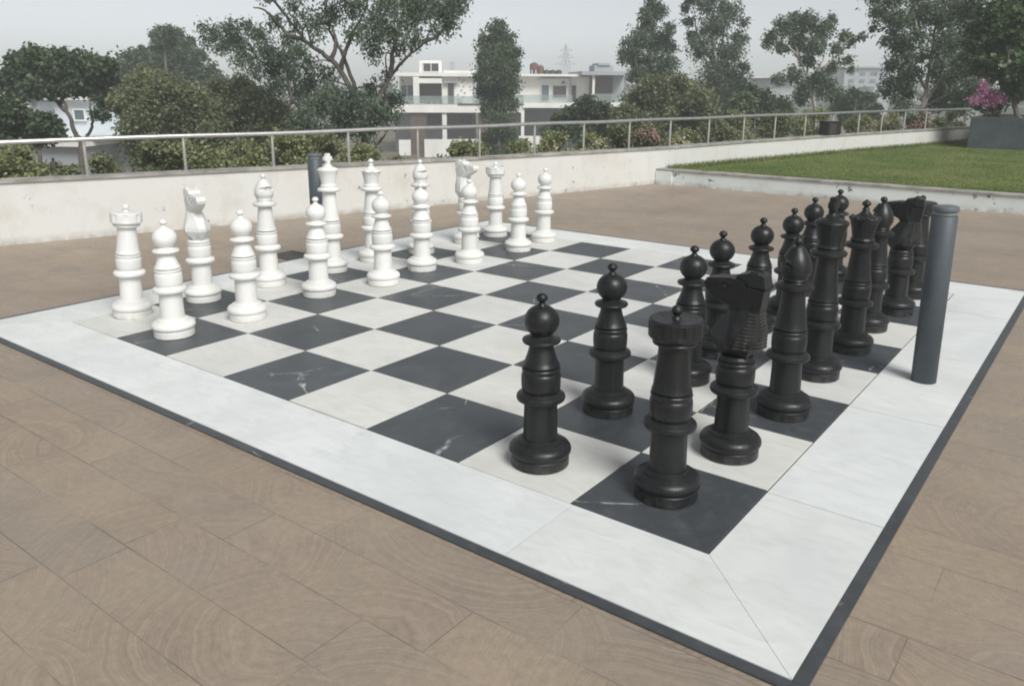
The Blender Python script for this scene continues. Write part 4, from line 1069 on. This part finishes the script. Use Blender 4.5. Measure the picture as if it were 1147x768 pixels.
# rooftop tanks are things of their own
def world_of(hs, px, py, y):
    return hs.root.matrix_basis @ Vector((hs.X(px), y, hs.Z(py)))
bpy.context.view_layer.update()
def tank(label, px, py, y, r, ht, mat, stand=0.0, hs=h):
    p = world_of(hs, px, py, y)
    t_ = empty('water_tank', p, label, 'water tank', 'rooftop water tanks')
    bm = bmesh.new(); bm_lathe(bm, [(0, stand), (r, stand), (r*1.02, stand+.05), (r, stand+ht*.3), (r*1.02, stand+ht*.35), (r, stand+ht*.7), (r*.9, stand+ht*.82), (r*.4, stand+ht*.93)], 24); from_bm('tank_body', bm, mat, t_, 40)
    bm = bmesh.new(); bm_lathe(bm, [(r*.38, stand+ht*.925), (r*.40, stand+ht*.95), (r*.36, stand+ht), (0, stand+ht)], 16); from_bm('lid', bm, mat, t_, 40)
    if stand:
        for a in range(4):
            box('stand_leg', (r*.75*math.cos(a*PI/2+.8)-.06, r*.75*math.sin(a*PI/2+.8)-.06, 0), (r*.75*math.cos(a*PI/2+.8)+.06, r*.75*math.sin(a*PI/2+.8)+.06, stand-.01), M_RUST, t_)
tank('red brown water tank raised on a short stand on the villa roof', 601, 83.5, 3.0, .46, .75, M_RUST, .45)
tank('red brown water tank standing directly on the villa roof', 609, 83.5, 3.4, .36, .95, M_RUST, .0)
for i, (px, lab) in enumerate(((616, 'black squat water tank next to the red brown tanks'), (623, 'black squat water tank in the middle of the roof row'), (630, 'black squat water tank at the right end of the roof row'))):
    tank(lab, px, 83.5, 3.2, .33, .46, M_TANK)

# dark car under the right villa
cp = world_of(h, 596, 140, 2.0); cp.z = GROUND
car = empty('parked_car', cp, 'dark car parked in the shade under the right villa', 'car', rz=h.root.rotation_euler.z)
bm = bmesh.new()
sec = [(-2.0, .45), (-2.05, .75), (-1.6, .92), (-1.0, .98), (-.45, 1.42), (.75, 1.45), (1.5, 1.0), (2.0, .95), (2.1, .5)]
LFT = [bm.verts.new((x_, -.82 if z_ < 1.1 else -.62, z_)) for x_, z_ in sec]; RGT = [bm.verts.new((x_, .82 if z_ < 1.1 else .62, z_)) for x_, z_ in sec]
for i in range(len(sec)-1): bm.faces.new((LFT[i], LFT[i+1], RGT[i+1], RGT[i]))
bm.faces.new(LFT[::-1]); bm.faces.new(RGT); bm.faces.new((LFT[0], RGT[0], RGT[-1], LFT[-1]))
from_bm('body', bm, M_CAR, car)
box('side_window', (-.4, -.80, 1.02), (.9, -.70, 1.34), M_PANE, car)
for sx in (-1.3, 1.3):
    for sy in (-.84, .66):
        bm = bmesh.new(); bm_lathe(bm, [(0, 0), (.28, 0), (.32, .03), (.32, .15), (.28, .18), (0, .18)], 20, M=Matrix.Translation((sx, sy, .32)) @ Matrix.Rotation(-PI/2, 4, 'X')); from_bm('wheel', bm, M_RUBBER, car, 40)

# pale bluish house behind the spreading tree at the left
h2 = House('pale_blue_house', 'pale bluish white house behind the forked tree at the far left', 'house', 90, 40, R(-10))
h2.bx('wall', 34, 112, 152, 260, 1.0, 9, M_HBLUE, ground=True)
h2.bx('wall', 88, 98, 128, 112, 2.0, 8, M_HBLUE)
h2.bx('roof', 30, 109.5, 156, 112, .6, 9.4, M_HWHITE)
h2.bx('wall', 44, 160, 112, 260, -1.6, .99, M_HGREY, ground=True)
h2.bx('porch_roof', 40, 152, 118, 160, -2.0, .98, M_HWHITE)
h2.bx('porch_roof', 108, 148, 154, 151, -1.4, .98, M_HBLUE)
h2.bx('door', 111, 164, 127, 260, .7, .98, M_HGREY, ground=True)
window(h2, 60, 122, 76, 136, .86)
h3 = House('low_white_house', 'low white flat-roofed house at the left picture edge', 'house', 20, 46, R(-8))
h3.bx('roof', -40, 103, 46, 108, -.6, 8, M_HWHITE)
h3.bx('wall', -36, 108, 42, 260, 0, 7.5, M_HGREY, ground=True)
h3.bx('wall', 14, 112, 34, 260, -.3, -.01, M_HWHITE, ground=True)
window(h3, 0, 113, 12, 122, -.13)
# hazy blocks far away
for (nm, lab, px, D, boxes) in (
    ('pale_block', 'pale blue block far behind the columnar tree', 592, 130, [('wall', 580, 67, 601, 100, 0, 12, M_HBLUE)]),
    ('apartment_block', 'large hazy blue grey block far behind the right trees', 965, 170, [('wall', 945, 77, 998, 112, 0, 18, M_HGREY), ('roof', 943, 75.5, 1000, 77, -.6, 18.6, M_HGREY)]),
    ('flat_roofed_house', 'hazy grey house with a flat overhanging roof behind the airy gum tree', 872, 120, [('wall', 862, 90, 888, 112, 0, 9, M_HGREY), ('roof', 859, 87.5, 892, 90, -1, 10, M_HBROWN)]),
    ('distant_house', 'faint pale house on the horizon left of the hazy grey house', 852, 200, [('wall', 842, 88, 860, 110, 0, 12, M_HBLUE), ('roof', 840, 86.5, 862, 88, -1, 13, M_HWHITE)])):
    hb = House(nm, lab, 'house', px, D)
    for (bn, a, b, c, d, y0, y1, mt) in boxes: hb.bx(bn, a, b, c, d, y0, y1, mt, ground=(bn == 'wall'))
    if nm == 'apartment_block':
        for r_ in range(3):
            for q in range(4): hb.bx('window', 950+q*12, 81+r_*8, 956+q*12, 85+r_*8, -.1, -.01, M_PANE)
    if nm == 'flat_roofed_house':
        hb.bx('window', 868, 93, 876, 98, -.1, -.01, M_PANE)

# lattice transmission tower
tp = at(633, 100, 210); tw = empty('transmission_tower', (tp[0], tp[1], GROUND), 'faint lattice transmission tower on the horizon above the right villa', 'tower')
H_ = at(633, 50, 210)[2]-GROUND
TV, TF, off = [], [], 0
def seg(a, b, r=.055):
    global off
    v, f = tube_np([a, b], [r, r], 4); TV.append(v); TF.append(f+off); off += len(v)
lv = [(0, 2.2), (H_*.45, 1.3), (H_*.7, .7), (H_*.86, .45), (H_, .05)]
for (z0, w0), (z1, w1) in zip(lv[:-1], lv[1:]):
    cs = [(1, 1), (1, -1), (-1, -1), (-1, 1)]
    for i in range(4):
        a, b = cs[i], cs[(i+1) % 4]
        seg((a[0]*w0, a[1]*w0, z0), (a[0]*w1, a[1]*w1, z1)); seg((a[0]*w0, a[1]*w0, z0), (b[0]*w1, b[1]*w1, z1), .035); seg((a[0]*w1, a[1]*w1, z1), (b[0]*w1, b[1]*w1, z1), .035)
link('lattice_mast', np_mesh('lattice_mast', np.concatenate(TV), np.concatenate(TF)), M_HGREY, tw)
for zf_, ln in ((.70, 2.6), (.80, 2.1), (.90, 1.6)):
    TV, TF, off = [], [], 0
    hr = np.array([rt[0], rt[1], 0]); hr /= np.linalg.norm(hr)
    seg(hr*-ln+np.array([0, 0, H_*zf_]), hr*ln+np.array([0, 0, H_*zf_]), .05); seg(hr*-ln+np.array([0, 0, H_*zf_]), np.array([0, 0, H_*zf_+1.0]), .05); seg(hr*ln+np.array([0, 0, H_*zf_]), np.array([0, 0, H_*zf_+1.0]), .05)
    link('cross_arm', np_mesh('cross_arm', np.concatenate(TV), np.concatenate(TF)), M_HGREY, tw)

# ------------------------------------------------------------------ haze
HAZE = 0.0025
mh = bpy.data.materials.new('haze_air'); mh.use_nodes = True; nt = mh.node_tree; nt.nodes.clear()
ho = nt.nodes.new('ShaderNodeOutputMaterial'); hv = nt.nodes.new('ShaderNodeVolumePrincipled')
hv.inputs['Color'].default_value = (0.93, 0.975, 0.985, 1); hv.inputs['Density'].default_value = HAZE; hv.inputs['Anisotropy'].default_value = 0.0
nt.links.new(hv.outputs[0], ho.inputs['Volume'])
hz = box('haze', (-340, -340, GROUND-1.0), (340, 340, 13.5), mh)
tag(hz, kind='stuff')

# ------------------------------------------------------------------ light
scn = bpy.context.scene
SUN_EL, SUN_AZ = R(46), R(-24)            # azimuth measured from +x towards +y
W = bpy.data.worlds.new('World'); scn.world = W; W.use_nodes = True
nt = W.node_tree; bg = nt.nodes['Background']
sky = nt.nodes.new('ShaderNodeTexSky'); sky.sky_type = 'NISHITA'; sky.sun_disc = False
sky.sun_elevation = SUN_EL; sky.sun_rotation = PI/2-SUN_AZ
sky.air_density = 0.6; sky.dust_density = 0.8; sky.ozone_density = 1.0; sky.altitude = 300
hs_ = nt.nodes.new('ShaderNodeHueSaturation'); hs_.inputs['Saturation'].default_value = 0.20
nt.links.new(sky.outputs[0], hs_.inputs['Color']); nt.links.new(hs_.outputs[0], bg.inputs[0]); bg.inputs[1].default_value = 0.062
sl = bpy.data.lights.new('sun', 'SUN'); sl.energy = 2.0; sl.angle = R(27); sl.color = (1.0, 0.985, 0.955)
so = bpy.data.objects.new('sun', sl); C.objects.link(so)
dv = Vector((math.cos(SUN_EL)*math.cos(SUN_AZ), math.cos(SUN_EL)*math.sin(SUN_AZ), math.sin(SUN_EL)))
so.rotation_euler = dv.to_track_quat('Z', 'Y').to_euler(); so.location = (20, 5, 30)

# ------------------------------------------------------------------ camera
cd = bpy.data.cameras.new('camera'); cam = bpy.data.objects.new('camera', cd); C.objects.link(cam)
cam.matrix_world = Matrix(((rt[0], up[0], -fw[0], CAM[0]), (rt[1], up[1], -fw[1], CAM[1]), (rt[2], up[2], -fw[2], CAM[2]), (0, 0, 0, 1)))
cd.sensor_fit = 'HORIZONTAL'; cd.sensor_width = 36.0; cd.lens = 36.0*F_PX/PW
cd.shift_y = -50.0/PW; cd.clip_start = 0.05; cd.clip_end = 4000
scn.camera = cam
scn.view_settings.view_transform = 'Standard'; scn.view_settings.look = 'None'
scn.view_settings.exposure = 0.92; scn.view_settings.gamma = 1.0; scn.view_settings.use_curve_mapping = False
scn.render.engine = 'CYCLES'
scn.cycles.max_bounces = 6; scn.cycles.diffuse_bounces = 3; scn.cycles.transparent_max_bounces = 16; scn.cycles.volume_bounces = 2
scn.cycles.use_denoising = True; scn.cycles.filter_width = 1.9
scn.render.resolution_x = 1024; scn.render.resolution_y = 685
